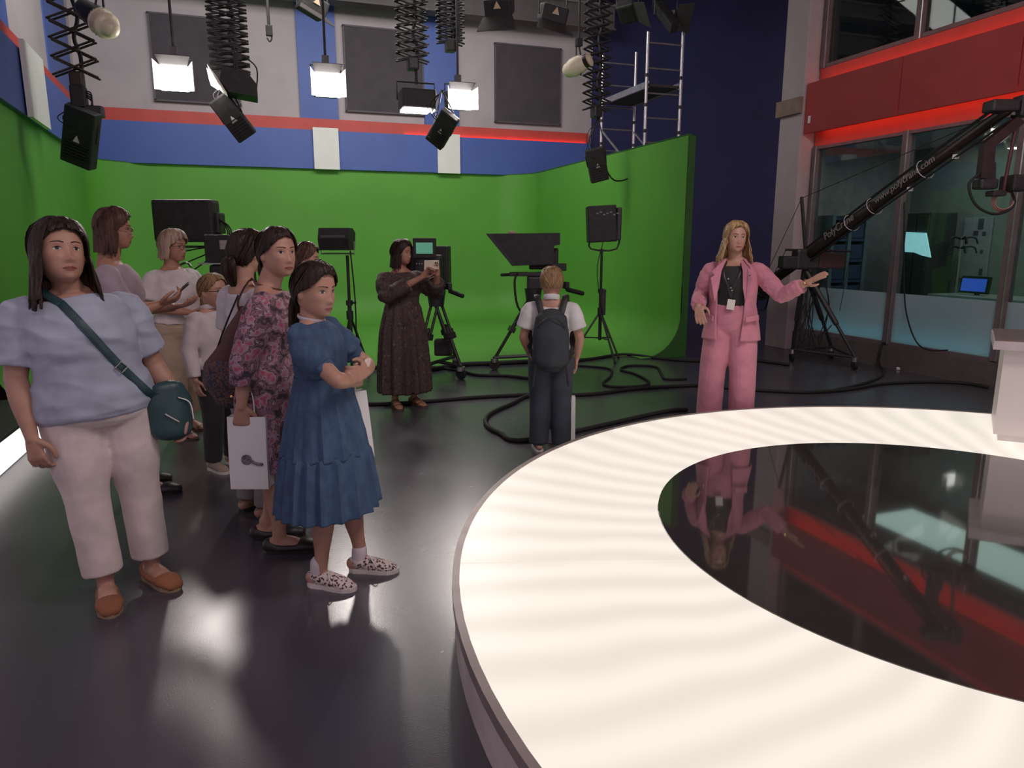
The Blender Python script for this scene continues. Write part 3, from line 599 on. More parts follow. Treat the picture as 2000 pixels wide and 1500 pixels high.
MB().tube([L(uc - wv * 0.38, 0, z0 + 0.05), L(uc - wv * 0.36, 0, 0.0), L(uc + wv * 0.42, 0, 0.0), L(uc + wv * 0.46, 0, z0 + hh * 0.4)], 0.012, n=8, sub=3).build('yoke', M['black'], t2, smooth=True)
MB().tube([L(0.0, -0.12, z0), L(-0.07, -0.1, -0.25), L(-0.03, -0.08, -0.6), L(0.03, -0.05, -0.9)], 0.006, n=6).build('power_cable', M['rubber'], t2, smooth=True)
# big square panel behind the visitors (370,430)
base = Vector((-0.95, 8.6, 0)); t = thing('light_stand', 'floor stand under the large black panel lamp behind the visitors', 'light stand', base)
zt, zb = zat(370, 390, base), zat(370, 473, base)
light_stand(t, base, zat(370, 482, base), [L(-0.45, -0.2, 0), L(0.4, -0.3, 0), L(0.1, 0.5, 0)])
t2 = thing('floor_panel_lamp', 'large square black panel lamp towering behind the blonde visitor', 'lamp', base + ZZ * zat(370, 482, base))
z0 = zb - t2.location.z; hh = zt - zb; wv = pxu(428) - pxu(311); uc = (pxu(428) + pxu(311)) / 2
MB().box(L(uc, 0, z0 + hh / 2), (wv, 0.22, hh), rot=rotz(-YAW), bev=0.035).build('housing', M['blackm'], t2)
MB().box(L(uc + wv / 2 - 0.01, 0.04, z0 + hh * 0.45), (0.10, 0.18, hh * 0.5), rot=rotz(-YAW), bev=0.02).build('driver_box', M['black'], t2)
MB().tube([L(uc - wv / 2 - 0.02, 0, z0 + hh * 0.5), L(uc - wv / 2 - 0.02, 0, 0.0), L(uc + wv / 2 + 0.03, 0, 0.0), L(uc + wv / 2 + 0.03, 0, z0 + hh * 0.5)], 0.014, n=8, sub=1).build('yoke', M['black'], t2)
for k in range(3):
    MB().tube([L(uc + wv / 2, -0.02 * k, z0 + hh * 0.6), L(uc + wv / 2 + 0.10 + 0.02 * k, 0, z0 + hh * 0.3), L(uc + wv / 2 + 0.02, 0, z0 - 0.02 - 0.03 * k), L(0.03, -0.02, -0.1 - 0.15 * k), L(0.03, -0.02, -0.4)], 0.007, n=6).build('power_cable', M['rubber'], t2, smooth=True)

# ================================================================== LAMPS HUNG FROM THE GRID
GRID_Z = 6.40
def lit_lamp(px, py, y, label, tilt=0.0, yawr=0.0, wd=0.40, ht=0.28):
    p = aty(px, py, y); t = thing('fresnel_lamp', label, 'lamp', p, group='lit studio lamps')
    t.rotation_euler = (0, 0, yawr)
    MB().box((0, 0.17, 0.03), (wd * 0.8, 0.30, ht * 0.95), bev=0.04).build('housing', M['blackm'], t)
    MB().box((0, 0.0, 0), (wd * 0.74, 0.03, ht), bev=0.01).build('lens', M['lampglow'], t)
    for s in (-1, 1):
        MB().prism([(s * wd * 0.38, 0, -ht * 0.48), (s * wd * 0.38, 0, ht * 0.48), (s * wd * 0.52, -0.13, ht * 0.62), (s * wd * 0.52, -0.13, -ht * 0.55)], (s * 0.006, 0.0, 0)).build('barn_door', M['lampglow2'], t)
    MB().prism([(-wd * 0.37, 0, ht * 0.5), (wd * 0.37, 0, ht * 0.5), (wd * 0.46, -0.10, ht * 0.82), (-wd * 0.46, -0.10, ht * 0.82)], (0, 0, 0.006)).build('barn_door', M['blackm'], t)
    MB().tube([(-wd * 0.46, 0.15, 0), (-wd * 0.46, 0.15, ht * 0.9), (wd * 0.46, 0.15, ht * 0.9), (wd * 0.46, 0.15, 0)], 0.012, n=8, sub=1).build('yoke', M['black'], t)
    MB().box((0, 0.15, ht * 0.9 + 0.06), (0.08, 0.08, 0.12)).build('hook_clamp', M['black'], t)
    MB().cyl((0, 0.15, ht * 0.9 + 0.08), (0, 0.15, GRID_Z - p.z), 0.016, n=8).build('hanging_tube', M['black'], t)
    spot('key_' + label[:12].replace(' ', '_'), p + Vector((0, -0.18, 0)), p + Vector((math.sin(-yawr) * -3, -5.5, -3.4)), 110, (1.0, 0.90, 0.84), 80, 0.7, 0.14)
    return t
lit_lamp(341, 153, 9.6, 'bright rectangular lamp with open barn doors, leftmost of the lit ones')
lit_lamp(640, 166, 9.6, 'bright rectangular lamp in front of the blue wall strip')
lit_lamp(900, 195, 9.9, 'bright rectangular lamp in front of the narrow blue strip beside dark lamp', wd=0.40, ht=0.25)
def scissor(px, py_bot, y, label, wd=0.46, n=16, step=0.17, m=None):
    p = aty(px, py_bot, y); t = thing('pantograph_hanger', label, 'hanger', p, group='scissor hangers of the light grid'); m = m or M['black']
    top = GRID_Z - p.z; n = max(3, int(top / step)); st_ = top / n
    for s in (-0.06, 0.06):
        for k in range(n):
            mb = MB(); z0, z1 = k * st_, (k + 1) * st_
            mb.tube([(-wd / 2, s, z0), (wd / 2, s, z1)], 0.013, n=6, sub=1); mb.build('scissor_bar', m, t)
            mb = MB(); mb.tube([(wd / 2, s + 0.012, z0), (-wd / 2, s + 0.012, z1)], 0.013, n=6, sub=1); mb.build('scissor_bar', m, t)
    MB().box((0, 0, -0.03), (0.14, 0.16, 0.16), bev=0.02).build('socket_block', m, t)
    MB().box((0, 0, top), (wd, 0.2, 0.06)).build('trolley', m, t)
    cb = MB(); cb.tube([(0.03 * math.sin(k * 2.4) + wd * 0.1, 0.03 * math.cos(k * 2.4), top * k / 14) for k in range(15)], 0.022, n=8); cb.build('coiled_cable', M['rubber'], t, smooth=True)
    return t, p
def cyc_lamp(px, py, y, tilt, roll, label, length=0.62, w_=0.34, d_=0.13, hang_to=None):
    p = aty(px, py, y); t = thing('cyclorama_floodlight', label, 'lamp', p, group='dark flood panels aimed at the green wall')
    q = Matrix.Rotation(-YAW, 3, 'Z') @ Matrix.Rotation(roll, 3, 'Y') @ Matrix.Rotation(tilt, 3, 'X')
    MB().box((0, 0, 0), (w_, d_, length), rot=q, bev=0.02).build('housing', M['blackm'], t)
    MB().box(q @ Vector((0, d_ / 2 + 0.006, 0)), (w_ * 0.92, 0.012, length * 0.94), rot=q).build('front_glass', mat('flood_glass', (0.5, 0.5, 0.5), 0.3), t)
    MB().prism([q @ Vector((-0.04, -d_ / 2 - 0.002, -0.05)), q @ Vector((0.04, -d_ / 2 - 0.002, -0.05)), q @ Vector((0, -d_ / 2 - 0.002, 0.03))], q @ Vector((0, -0.004, 0))).build('warning_label', mat('label_pale', (0.6, 0.6, 0.58), 0.5), t)
    fins = MB()
    for k in range(6): fins.box(q @ Vector((0, -d_ / 2 - 0.012, -length * 0.36 + k * 0.035)), (w_ * 0.8, 0.02, 0.012), rot=q)
    fins.build('cooling_fins', M['black'], t)
    hz = (hang_to - p.z) if hang_to else 0.6
    for s in (-1, 1):
        MB().tube([q @ Vector((s * w_ * 0.52, 0, 0.0)), q @ Vector((s * w_ * 0.52, 0, length * 0.3)) + ZZ * 0.1, Vector((0, 0, hz))], 0.009, n=6, sub=3).build('yoke_arm', M['black'], t, smooth=True)
    for k in range(3):
        MB().tube([Vector((0.02 * k, 0, hz)), Vector((-0.10 - 0.05 * k, -0.04, hz * 0.6)), Vector((-0.06 - 0.03 * k, -0.06, 0.12)), q @ Vector((0, -d_ / 2, length * 0.2))], 0.006, n=6).build('cable', M['rubber'], t, smooth=True)
    return t
SCB = mat('hanger_brown', (0.03, 0.017, 0.017), 0.5)
_, p = scissor(150, 150, 9.8, 'scissor hanger of dark crossed bars at the left wall', wd=0.44, step=0.19, m=SCB)
blk = thing('hanger_motor', 'black motor block with cable loops under the left scissor hanger', 'motor', p + Vector((0, 0, -0.25)))
MB().box((0, 0, 0.02), (0.16, 0.16, 0.26), bev=0.02).build('body', M['blackm'], blk); MB().box((0.09, 0, -0.12), (0.30, 0.16, 0.12), bev=0.02).build('junction_box', M['black'], blk)
for k in range(4): MB().tube([(0.0, 0, 0.08), (0.13, -0.05, 0.08 - 0.03 * k), (0.12, -0.06, -0.08 - 0.02 * k), (0, 0, -0.14)], 0.009, n=6).build('cable', M['rubber'], blk, smooth=True)
cyc_lamp(158, 268, 9.8, R(16), R(22), 'dark flood panel with hanging cable loops beside the left wall', 0.66, 0.36, 0.15, hang_to=p.z - 0.3)
_, p = scissor(450, 140, 9.8, 'scissor hanger of dense bars between the two left lit lamps', wd=0.44, step=0.085)
cyc_lamp(455, 230, 9.8, R(20), R(-32), 'dark flood panel tilted before the red stripe, middle left', 0.55, 0.26, 0.10, hang_to=p.z - 0.1)
_, p = scissor(806, 120, 9.8, 'scissor hanger with bright bar edges above the boxy dark lamp', wd=0.40, step=0.10)
scissor(880, 85, 10.2, 'short dense scissor hanger above the rightmost lit lamp', wd=0.36, step=0.07)
cyc_lamp(864, 252, 9.6, R(35), R(38), 'dark finned flood panel hanging over the right white board', 0.50, 0.26, 0.12, hang_to=aty(850, 175, 9.6).z)
_, p = scissor(1165, 215, 10.3, 'ragged dark scissor hanger beside the scaffold tower', wd=0.40, step=0.12)
cyc_lamp(1166, 322, 10.3, R(12), R(-14), 'dark flood panel with trailing cable at top of the right green wall', 0.50, 0.28, 0.14, hang_to=p.z - 0.1)
p = aty(1166, 322, 10.3)
tag(MB().tube([p + Vector((0.15, 0, -0.05)), p + Vector((0.30, 0, -0.22)), p + Vector((0.55, 0, -0.18)), p + Vector((0.72, 0, 0.05)), p + Vector((0.86, 0.05, 0.36))], 0.012, n=6).build('trailing_cable', M['rubber'], smooth=True), 'black cable looping from flood panel over the green wall top', 'cable')
# two dark lamps seen from the side, lenses glowing
p = aty(455, 165, 9.6); t = thing('side_lamp', 'dark wedge lamp seen from the side with lit flap, mid left', 'lamp', p)
MB().prism([(-0.10, -0.2, 0.14), (0.16, -0.2, 0.12), (0.27, -0.2, -0.02), (0.27, -0.2, -0.16), (-0.05, -0.2, -0.12), (-0.14, -0.2, 0.02)], (0, 0.4, 0)).build('housing', M['blackm'], t)
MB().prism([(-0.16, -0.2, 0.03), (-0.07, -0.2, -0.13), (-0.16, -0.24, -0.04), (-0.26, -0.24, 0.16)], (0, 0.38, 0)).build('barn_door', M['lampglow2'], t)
MB().prism([(-0.27, -0.16, 0.13), (-0.17, -0.16, -0.05), (-0.25, -0.17, 0.0)], (0, 0.30, 0)).build('lens', M['lampglow'], t)
MB().tube([(0.05, 0, 0.12), (0.05, 0, 0.35)], 0.02, n=8, sub=1).build('hook_clamp', M['black'], t)
MB().tube([(0.26, 0, -0.05), (0.28, 0, 0.2), (0.15, 0, 0.32)], 0.008, n=6).build('power_cable', M['rubber'], t, smooth=True)
p = aty(814, 196, 9.8); t = thing('side_lamp', 'boxy dark lamp with bright lower edge left of the rightmost lit lamp', 'lamp', p)
MB().box((0, 0, 0), (0.44, 0.34, 0.24), bev=0.02).build('housing', M['blackm'], t)
MB().box((-0.02, -0.02, -0.135), (0.36, 0.30, 0.02)).build('lens', M['lampglow'], t)
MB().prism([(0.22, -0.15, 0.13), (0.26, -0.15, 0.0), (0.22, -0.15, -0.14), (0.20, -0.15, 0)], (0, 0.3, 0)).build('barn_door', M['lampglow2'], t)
MB().tube([(-0.26, 0, 0.0), (-0.26, 0, 0.22), (0.24, 0, 0.22), (0.24, 0, 0.05)], 0.012, n=8, sub=1).build('yoke', M['black'], t)
MB().cyl((0, 0, 0.2), (0, 0, 0.42), 0.02, n=8).build('hook_clamp', M['black'], t)
# cream spotlights
def cream_spot(px, py, y, ax, label, ln=0.30, r=0.12):
    p = aty(px, py, y); t = thing('cream_spotlight', label, 'lamp', p, group='cream studio spotlights'); ax = Vector(ax).normalized()
    a, b = frame_from(ax)
    MB().tube([-ax * ln * 0.5, -ax * ln * 0.25, ax * ln * 0.1, ax * ln * 0.38], [r * 0.85, r * 1.05, r, r * 0.72], n=20, sub=3).build('housing', M['cream'], t, smooth=True)
    MB().cyl(ax * ln * 0.36, ax * ln * 0.56, r * 0.74, r * 0.74, n=20).build('dark_collar', M['brown_dark'], t, smooth=True)
    MB().cyl(ax * ln * 0.55, ax * ln * 0.60, r * 0.70, r * 0.80, n=20).build('front_ring', M['cream'], t, smooth=True)
    MB().cyl(ax * ln * 0.56, ax * ln * 0.575, r * 0.6, n=20).build('lens', mat('spot_lens', (0.1, 0.08, 0.07), 0.1), t)
    MB().tube([a * r * 1.15, a * r * 1.15 + ZZ * 0.2, ZZ * 0.26, -a * r * 1.15 + ZZ * 0.2, -a * r * 1.15], 0.012, n=8, sub=1).build('yoke', M['black'], t)
    MB().box((0, 0, 0.29), (0.08, 0.08, 0.1)).build('hook_clamp', M['black'], t)
    MB().cyl((0, 0, 0.3), (0, 0, GRID_Z - p.z), 0.016, n=8).build('hanging_tube', M['black'], t)
cream_spot(1130, 127, 9.6, (0.55, -0.75, 0.28), 'cream spotlight with dark lens left of the scaffold')
p = aty(195, 40, 9.2); t = thing('cream_spotlight', 'dark spotlight with a cream cap high beside the left scissor hanger', 'lamp', p, group='cream studio spotlights')
ax = (aty(222, 62, 9.0) - aty(165, 18, 9.3)).normalized(); a, b = frame_from(ax)
MB().tube([-ax * 0.26, -ax * 0.10, ax * 0.04], [0.10, 0.125, 0.135], n=20, sub=3).build('housing', M['blackm'], t, smooth=True)
MB().tube([ax * 0.03, ax * 0.12, ax * 0.17], [0.140, 0.142, 0.10], n=24, sub=4).build('cream_cap', M['cream'], t, smooth=True)
MB().cyl(ax * 0.02, ax * 0.035, 0.147, n=24).build('rim', M['cream'], t, smooth=True)
MB().tube([a * 0.15, a * 0.15 + ZZ * 0.2, ZZ * 0.26, -a * 0.15 + ZZ * 0.2, -a * 0.15], 0.012, n=8, sub=1).build('yoke', M['black'], t)
MB().cyl((0, 0, 0.25), (0, 0, GRID_Z - p.z), 0.016, n=8).build('hanging_tube', M['black'], t)
# dark lamp clutter along the top edge, with small pale labels
for k, (px, py, y, lab) in enumerate(((975, 12, 9.6, 'dark lamp with pale label at the top, left of the pair'), (1080, 28, 9.6, 'dark flat lamp with pale label at the top, right of the pair'),
                                 (610, 12, 10.8, 'dark lamp with bright fittings at the top above the middle lit lamp'), (1225, 20, 11.2, 'dark lamp high in the corner above the scaffold'), (1300, 30, 10.6, 'long narrow dark lamp hanging at the top above scaffold'))):
    p = aty(px, py, y); t = thing('overhead_lamp', lab, 'lamp', p, group='dark lamps along the ceiling')
    q = Euler((R(28 - 12 * k), R(10 * k), R(25 * k - 30))).to_matrix()
    MB().box((0, 0, 0), (0.36, 0.28, 0.22) if k < 4 else (0.16, 0.16, 0.7), rot=q, bev=0.03).build('housing', M['blackm'], t)
    MB().prism([q @ Vector((-0.2, -0.15, -0.1)), q @ Vector((0.2, -0.15, -0.1)), q @ Vector((0.26, -0.34, -0.22)), q @ Vector((-0.26, -0.34, -0.22))], q @ Vector((0, 0, 0.01))).build('barn_door', mat('door_grey', (0.05, 0.043, 0.045), 0.5), t)
    MB().prism([q @ Vector((-0.05, -0.145, 0.0)), q @ Vector((0.05, -0.145, 0.0)), q @ Vector((0, -0.145, 0.09))], q @ Vector((0, -0.006, 0))).build('warning_label', mat('warn_pale', (0.65, 0.5, 0.35), 0.5), t)
    MB().tube([(-0.2, 0, 0), (-0.2, 0, 0.25), (0.2, 0, 0.25), (0.2, 0, 0)], 0.012, n=8, sub=1).build('yoke', M['black'], t)
    MB().cyl((0, 0, 0.25), (0, 0, GRID_Z - p.z), 0.02, n=8).build('hanging_tube', M['black'], t)
p = aty(526, 66, 11.0); t = thing('chain_hook', 'small hanging hook on a thin rod against the grey wall', 'hook', p)
MB().cyl((0, 0, 0.1), (0, 0, GRID_Z - p.z), 0.02, n=8).build('rod', M['black'], t); MB().box((0, 0, 0.04), (0.09, 0.06, 0.14), bev=0.01).build('hook_block', M['black'], t)
MB().tube([(0, 0, 0), (0.03, 0, -0.05), (0, 0, -0.10), (-0.03, 0, -0.06)], 0.01, n=6).build('hook', M['black'], t, smooth=True)

# ================================================================== SCAFFOLD TOWER
t = thing('scaffold_tower', 'aluminium scaffold tower with platform behind the green return wall', 'scaffold', (6.2, 11.0, 0))
ys = (10.02, 12.66); xs = (6.2, 6.2 + 0.0)
XN, XF = 5.86, 6.62
cor = {}
for nm, (px, ptop) in dict(a=(1333, 60), b=(1265, 60), c=(1243, 100), d=(1178, 100)).items(): pass
P_ = {'near_r': (XF, 9.7, 4.70), 'near_l': (XN, 10.55, 4.95), 'far_r': (XF + 0.1, 12.15, 4.75), 'far_l': (XN, 12.2, 5.05)}
P_ = {'near_r': (6.75, 10.95, 5.05), 'near_l': (5.95, 10.65, 4.85), 'far_r': (6.75, 12.45, 5.05), 'far_l': (5.95, 12.15, 4.85)}
def frame_(x0, y0, x1, y1, ztop): pass
YN, YF = 10.75, 12.35
X0, X1 = atx(1260, 170, 6.0).x, 6.62
posts = {}
for key, px, y, tp in (('a', 1262, YN, 62), ('b', 1329, YN, 62), ('c', 1176, YF, 104), ('d', 1240, YF, 102)):
    p = aty(px, 180, y); posts[key] = (p.x, y, aty(px, tp, y).z)
for k, (x, y, z) in posts.items():
    o = MB().cyl((x - 6.2, y - 11, 0), (x - 6.2, y - 11, z), 0.025, n=10).build('upright', M['alu'], t, smooth=True)
    for zz in (3.35, 3.75, 4.2): MB().cyl((x - 6.2, y - 11, zz), (x - 6.2, y - 11, zz + 0.05), 0.034, n=10).build('coupler', M['black'], o)
for e0, e1 in (('a', 'b'), ('c', 'd')):
    (x0, y0, z0), (x1, y1, z1) = posts[e0], posts[e1]
    z = min(z0, z1) - 0.15
    while z > 0.3:
        MB().cyl((x0 - 6.2, y0 - 11, z), (x1 - 6.2, y1 - 11, z), 0.014, n=8).build('rung', M['alu'], t); z -= 0.38
pz = aty(1262, 168, YN).z; xa, xb = posts['a'][0], posts['b'][0]; xc, xd = posts['c'][0], posts['d'][0]
MB().prism([(xa - 6.17, YN - 11, pz), (xb - 6.23, YN - 11, pz), (xd - 6.23, YF - 11, pz), (xc - 6.17, YF - 11, pz)], (0, 0, 0.04)).build('platform', mat('platform_ply', (0.06, 0.05, 0.05), 0.7), t)
MB().prism([(xa - 6.19, YN - 11, pz - 0.02), (xa - 6.15, YN - 11, pz - 0.02), (xc - 6.15, YF - 11, pz - 0.02), (xc - 6.19, YF - 11, pz - 0.02)], (0, 0, 0.10)).build('platform_rail', M['alu'], t)
MB().prism([(xb - 6.25, YN - 11, pz - 0.02), (xb - 6.21, YN - 11, pz - 0.02), (xd - 6.21, YF - 11, pz - 0.02), (xd - 6.25, YF - 11, pz - 0.02)], (0, 0, 0.10)).build('platform_rail', M['alu'], t)
for s, (a_, c_) in enumerate((('a', 'c'), ('b', 'd'))):
    (x0, y0, _), (x1, y1, _) = posts[a_], posts[c_]
    MB().cyl((x0 - 6.2, y0 - 11, pz - 1.5), (x1 - 6.2, y1 - 11, pz - 0.45), 0.02, n=8).build('diagonal_brace', M['alu'], t)

# ================================================================== CAMERA CRANE
base = Vector((6.62, 7.52, 0)); t = thing('camera_crane', 'dark camera jib crane on a tripod with lettered arm before the glass', 'crane', base)
pv = base + ZZ * zat(1612, 500, base)
tip = atx(1968, 214, 6.30); d = (tip - pv).normalized(); tail = pv - d * 1.15
def ro(p): return Vector(p) - base
side = d.cross(ZZ).normalized(); upv = side.cross(d).normalized()
arm = MB(); arm.tube([ro(tail), ro(pv), ro(pv.lerp(tip, 0.42))], [(0.075, 0.06), (0.075, 0.06), (0.07, 0.06)], ref=upv, n=12, sub=1); arm.build('arm_lower', M['brown_dark'], t, smooth=True)
arm = MB(); arm.tube([ro(pv.lerp(tip, 0.40)), ro(tip)], [(0.058, 0.05), (0.05, 0.045)], ref=upv, n=12, sub=1); arm.build('arm_upper', M['brown_dark'], t, smooth=True)
for off, rr in ((0.095, 0.010), (-0.10, 0.012), (0.08, 0.008)):
    MB().tube([ro(pv + upv * off), ro(pv.lerp(tip, 0.5) + upv * (off + 0.01) + side * 0.02), ro(tip + upv * off)], rr, n=6).build('arm_cable', M['rubber'], t, smooth=True)
for k in (0.30, 0.43, 0.68):
    c = pv.lerp(tip, k); MB().tube([ro(c + (upv * math.cos(a) + side * math.sin(a)) * 0.10) for a in [2 * PI * j / 10 for j in range(11)]], 0.0035, n=6, sub=2).build('cable_tie', M['rope'], t, smooth=True)
for k in (0.60, 0.80):
    c = pv.lerp(tip, k); MB().box(ro(c - upv * 0.085), (0.04, 0.04, 0.04)).build('clamp', M['white'], t)
LET = mat('arm_lettering', (0.26, 0.22, 0.22), 0.5)
nrm = -side if (-side).dot(CAMP - pv) > 0 else side
xdir = d if d.dot(RIGHT) > 0 else -d; ydir = nrm.cross(xdir)
for txt, k, sz in (('PolyCrane', 0.255, 0.13), ('www.polycrane.com', 0.60, 0.105)):
    me = text_mesh(txt, sz); rr = 0.078 if k < 0.4 else 0.062
    o = place('lettering', me, LET, t); Mx = Matrix((xdir, ydir, nrm)).transposed().to_4x4(); Mx.translation = ro(pv.lerp(tip, k) + nrm * (rr * 0.98) + upv * 0.012); o.matrix_local = Mx
# tail: counterweights and control grip
cw = MB(); 
for k in range(4): cw.cyl(ro(tail + d * (0.02 + 0.06 * k) - side * 0.0 + upv * -0.02), ro(tail + d * (0.07 + 0.06 * k) + upv * -0.02), 0.15 - 0.012 * k, n=20)
cw.build('counterweights', M['black'], t, smooth=40)
MB().tube([ro(tail - d * 0.02), ro(tail - d * 0.25 + side * 0.02)], 0.03, n=8, sub=1).build('operator_handle', M['rubber'], t)
MB().tube([ro(tail + upv * -0.05), ro(tail - RIGHT * 0.15 - ZZ * 0.20), ro(tail + RIGHT * 0.10 - ZZ * 0.28), ro(tail + d * 0.3 - ZZ * 0.05)], 0.012, n=6).build('tail_cable', M['rubber'], t, smooth=True)
# column, king post, cross bar and wires
MB().box(ro(pv - ZZ * 0.04), (0.30, 0.22, 0.26), rot=rotz(-YAW), bev=0.03).build('pivot_head', M['black'], t)
MB().box(ro(pv - ZZ * 0.08 - RIGHT * 0.15), (0.34, 0.20, 0.16), rot=rotz(-YAW), bev=0.02).build('control_box', M['blackm'], t)
MB().box(ro(pv - ZZ * 0.06 + RIGHT * 0.30), (0.34, 0.22, 0.20), rot=rotz(-YAW), bev=0.03).build('battery_pack', mat('pack_brown', (0.07, 0.03, 0.03), 0.6), t)
MB().tube([ro(pv), ro(pv - RIGHT * 0.11 + ZZ * 0.72)], 0.022, n=8, sub=1).build('king_post', M['black'], t)
cbar = MB(); cbar.tube([ro(pv - RIGHT * 0.26 + ZZ * 0.08), ro(pv + RIGHT * 0.58 + ZZ * 0.06)], 0.014, n=8, sub=1); cbar.build('cross_bar', M['black'], t)
for p0, p1 in ((pv - RIGHT * 0.11 + ZZ * 0.72, tip), (pv - RIGHT * 0.11 + ZZ * 0.72, tail), (pv - RIGHT * 0.26 + ZZ * 0.08, tail + d * 0.3), (pv + RIGHT * 0.58 + ZZ * 0.06, pv + RIGHT * 0.5 - ZZ * 0.7)):
    MB().tube([ro(p0), ro(p1)], 0.004, n=6, sub=1).build('stay_wire', M['rubber'], t)
topc = pv - ZZ * 0.16
for px, py in ((1546, 705), (1622, 700), (1668, 722)):
    f = atz(px, py, 0.0); f = base + (f - base) * 1.0; lo = MB(); e = f + ZZ * 0.16
    lo.tube([ro(topc), ro(topc.lerp(e, 0.62))], 0.034, n=8, sub=1); lo.tube([ro(topc.lerp(e, 0.5)), ro(e)], 0.022, n=8, sub=1)
    l_ = lo.build('leg', M['black'], t); MB().tube([ro(topc.lerp(e, 0.66)), ro(e)], 0.012, n=8, sub=1).build('leg_chrome', M['steel'], l_)
    MB().cyl(ro(f + ZZ * 0.16), ro(f + ZZ * 0.10), 0.04, n=10).build('caster_mount', M['steel'], l_)
    MB().cyl(ro(f + RIGHT * 0.02 + ZZ * 0.06), ro(f - RIGHT * 0.02 + ZZ * 0.06), 0.06, n=14).build('caster_wheel', M['rubber'], l_, smooth=True)
for p0, p1 in (((1546, 705), (1668, 722)), ((1546, 705), (1622, 700)), ((1622, 700), (1668, 722))):
    a, b = atz(*p0, 0.0), atz(*p1, 0.0); MB().tube([ro(a + ZZ * 0.16), ro(b + ZZ * 0.16)], 0.02, n=8, sub=1).build('spreader_bar', M['black'], t)
cl = MB()
random.seed(3)
for k in range(9):
    a = pv + RIGHT * random.uniform(0.0, 0.35) - ZZ * 0.2; b = base + RIGHT * random.uniform(-0.05, 0.3) + ZZ * random.uniform(0.12, 0.5)
    cl.tube([ro(a), ro(a.lerp(b, 0.5) + RIGHT * random.uniform(-0.12, 0.14)), ro(b), ro(b + RIGHT * random.uniform(-0.2, 0.2) + ZZ * random.uniform(-0.05, 0.15))], 0.007, n=5)
cl.build('hanging_cables', M['rubber'], t, smooth=True)
# remote head at the tip
hd = thing('remote_camera_head', 'remote camera head with angled bracket hanging from the crane tip', 'camera head', tip)
def on_tip(px, py): 
    dd = ray(px, py); k = FWD.dot(tip) / FWD.dot(dd); return CAMP + dd * k - tip
MB().box(on_tip(1955, 208), (0.24, 0.16, 0.10), rot=rotz(-YAW), bev=0.02).build('tilt_plate', M['black'], hd)
MB().box(on_tip(1998, 208), (0.12, 0.14, 0.18), rot=rotz(-YAW), bev=0.02).build('motor', M['black'], hd)
MB().prism([on_tip(1962, 220), on_tip(1990, 209), on_tip(1989, 224), on_tip(1984, 225)], FWD * 0.02).build('chrome_plate', mat('chrome_white', (0.85, 0.75, 0.74), 0.3, 0.3), hd)
br = [on_tip(1984, 228), on_tip(1920, 280), on_tip(1912, 348), on_tip(1936, 350), on_tip(1941, 286), on_tip(1998, 240)]
MB().prism([p - FWD * 0.03 for p in br], FWD * 0.08).build('angled_bracket', M['brown_dark'], hd)
MB().box(on_tip(1924, 360), (0.16, 0.14, 0.09), rot=rotz(-YAW), bev=0.02).build('pan_motor', M['black'], hd)
MB().tube([on_tip(1941, 320), on_tip(1939, 366)], 0.02, n=8, sub=1).build('side_rod', M['black'], hd)
MB().box(on_tip(1945, 378), (0.12, 0.12, 0.05), rot=rotz(-YAW), bev=0.01).build('mount_plate', M['black'], hd)
MB().box(on_tip(1986, 358), (0.20, 0.2, 0.14), rot=rotz(-YAW), bev=0.02).build('camera_body', M['blackm'], hd)
MB().tube([on_tip(1985, 245), on_tip(1972, 310), on_tip(1960, 372)], 0.016, n=8).build('cable_hose', mat('hose_maroon', (0.09, 0.02, 0.03), 0.5), hd, smooth=True)
MB().tube([on_tip(x, y) for x, y in ((1912, 340), (1893, 358), (1897, 385), (1912, 406), (1940, 418), (1968, 412), (1982, 395), (1975, 375))], 0.012, n=8).build('loop_cable', M['rubber'], hd, smooth=True)
for k in range(3):
    c = on_tip(1962, 392); MB().tube([c + (RIGHT * math.cos(a) * (0.085 + 0.008 * k) + ZZ * math.sin(a) * (0.075 + 0.01 * k)) + FWD * 0.012 * k for a in [2 * PI * j / 14 for j in range(15)]], 0.006, n=6, sub=2).build('coiled_wire', mat('wire_copper', (0.35, 0.16, 0.13), 0.4), hd, smooth=True)

o = MB().box((0, 0, 0.02), (0.14, 0.05, 0.035), rot=rotz(0.2), bev=0.008).build('floor_fitting', M['white']); o.location = atz(1760, 722, 0)
tag(o, 'small white fitting lying on the floor below the glass wall', 'fitting')
# ================================================================== FLOOR CABLES
def cable(label, pix, r=0.016, name='floor_cable'):
    pts = [atz(px, py, r) for px, py in pix]
    tag(MB().tube(pts, r, ref=ZZ, n=8, sub=5).build(name, M['rubber'], smooth=True), label, 'cable', 'black cables on the studio floor')
cable('thick black cable looping on the floor in front of the boy', [(1340, 800), (1290, 805), (1040, 858), (975, 845), (949, 827), (957, 808), (1000, 788), (1040, 772), (1150, 770), (1250, 758), (1370, 752)], 0.02)
cable('black cable crossing the floor behind the sandals', [(690, 789), (780, 788), (850, 782), (940, 775), (1040, 770)], 0.02)
cable('black cable along the edge of the green floor, left part', [(690, 722), (760, 717), (830, 722), (900, 712), (970, 709), (1040, 706), (1110, 708)], 0.03)
cable('black cable bending under the teleprompter camera wheels', [(840, 716), (900, 724), (930, 732), (990, 734), (1040, 740)], 0.018)
cable('grey cable loop lying right of the lamp stand', [(1130, 714), (1190, 720), (1192, 735), (1178, 748), (1195, 755), (1250, 754), (1268, 746), (1240, 730), (1212, 722), (1230, 714), (1280, 716), (1292, 730), (1300, 740), (1340, 740)], 0.014)
cable('black cable sweeping along the green edge to the right wall', [(1110, 706), (1160, 700), (1220, 692), (1290, 700), (1360, 705), (1450, 702), (1540, 712)], 0.02)
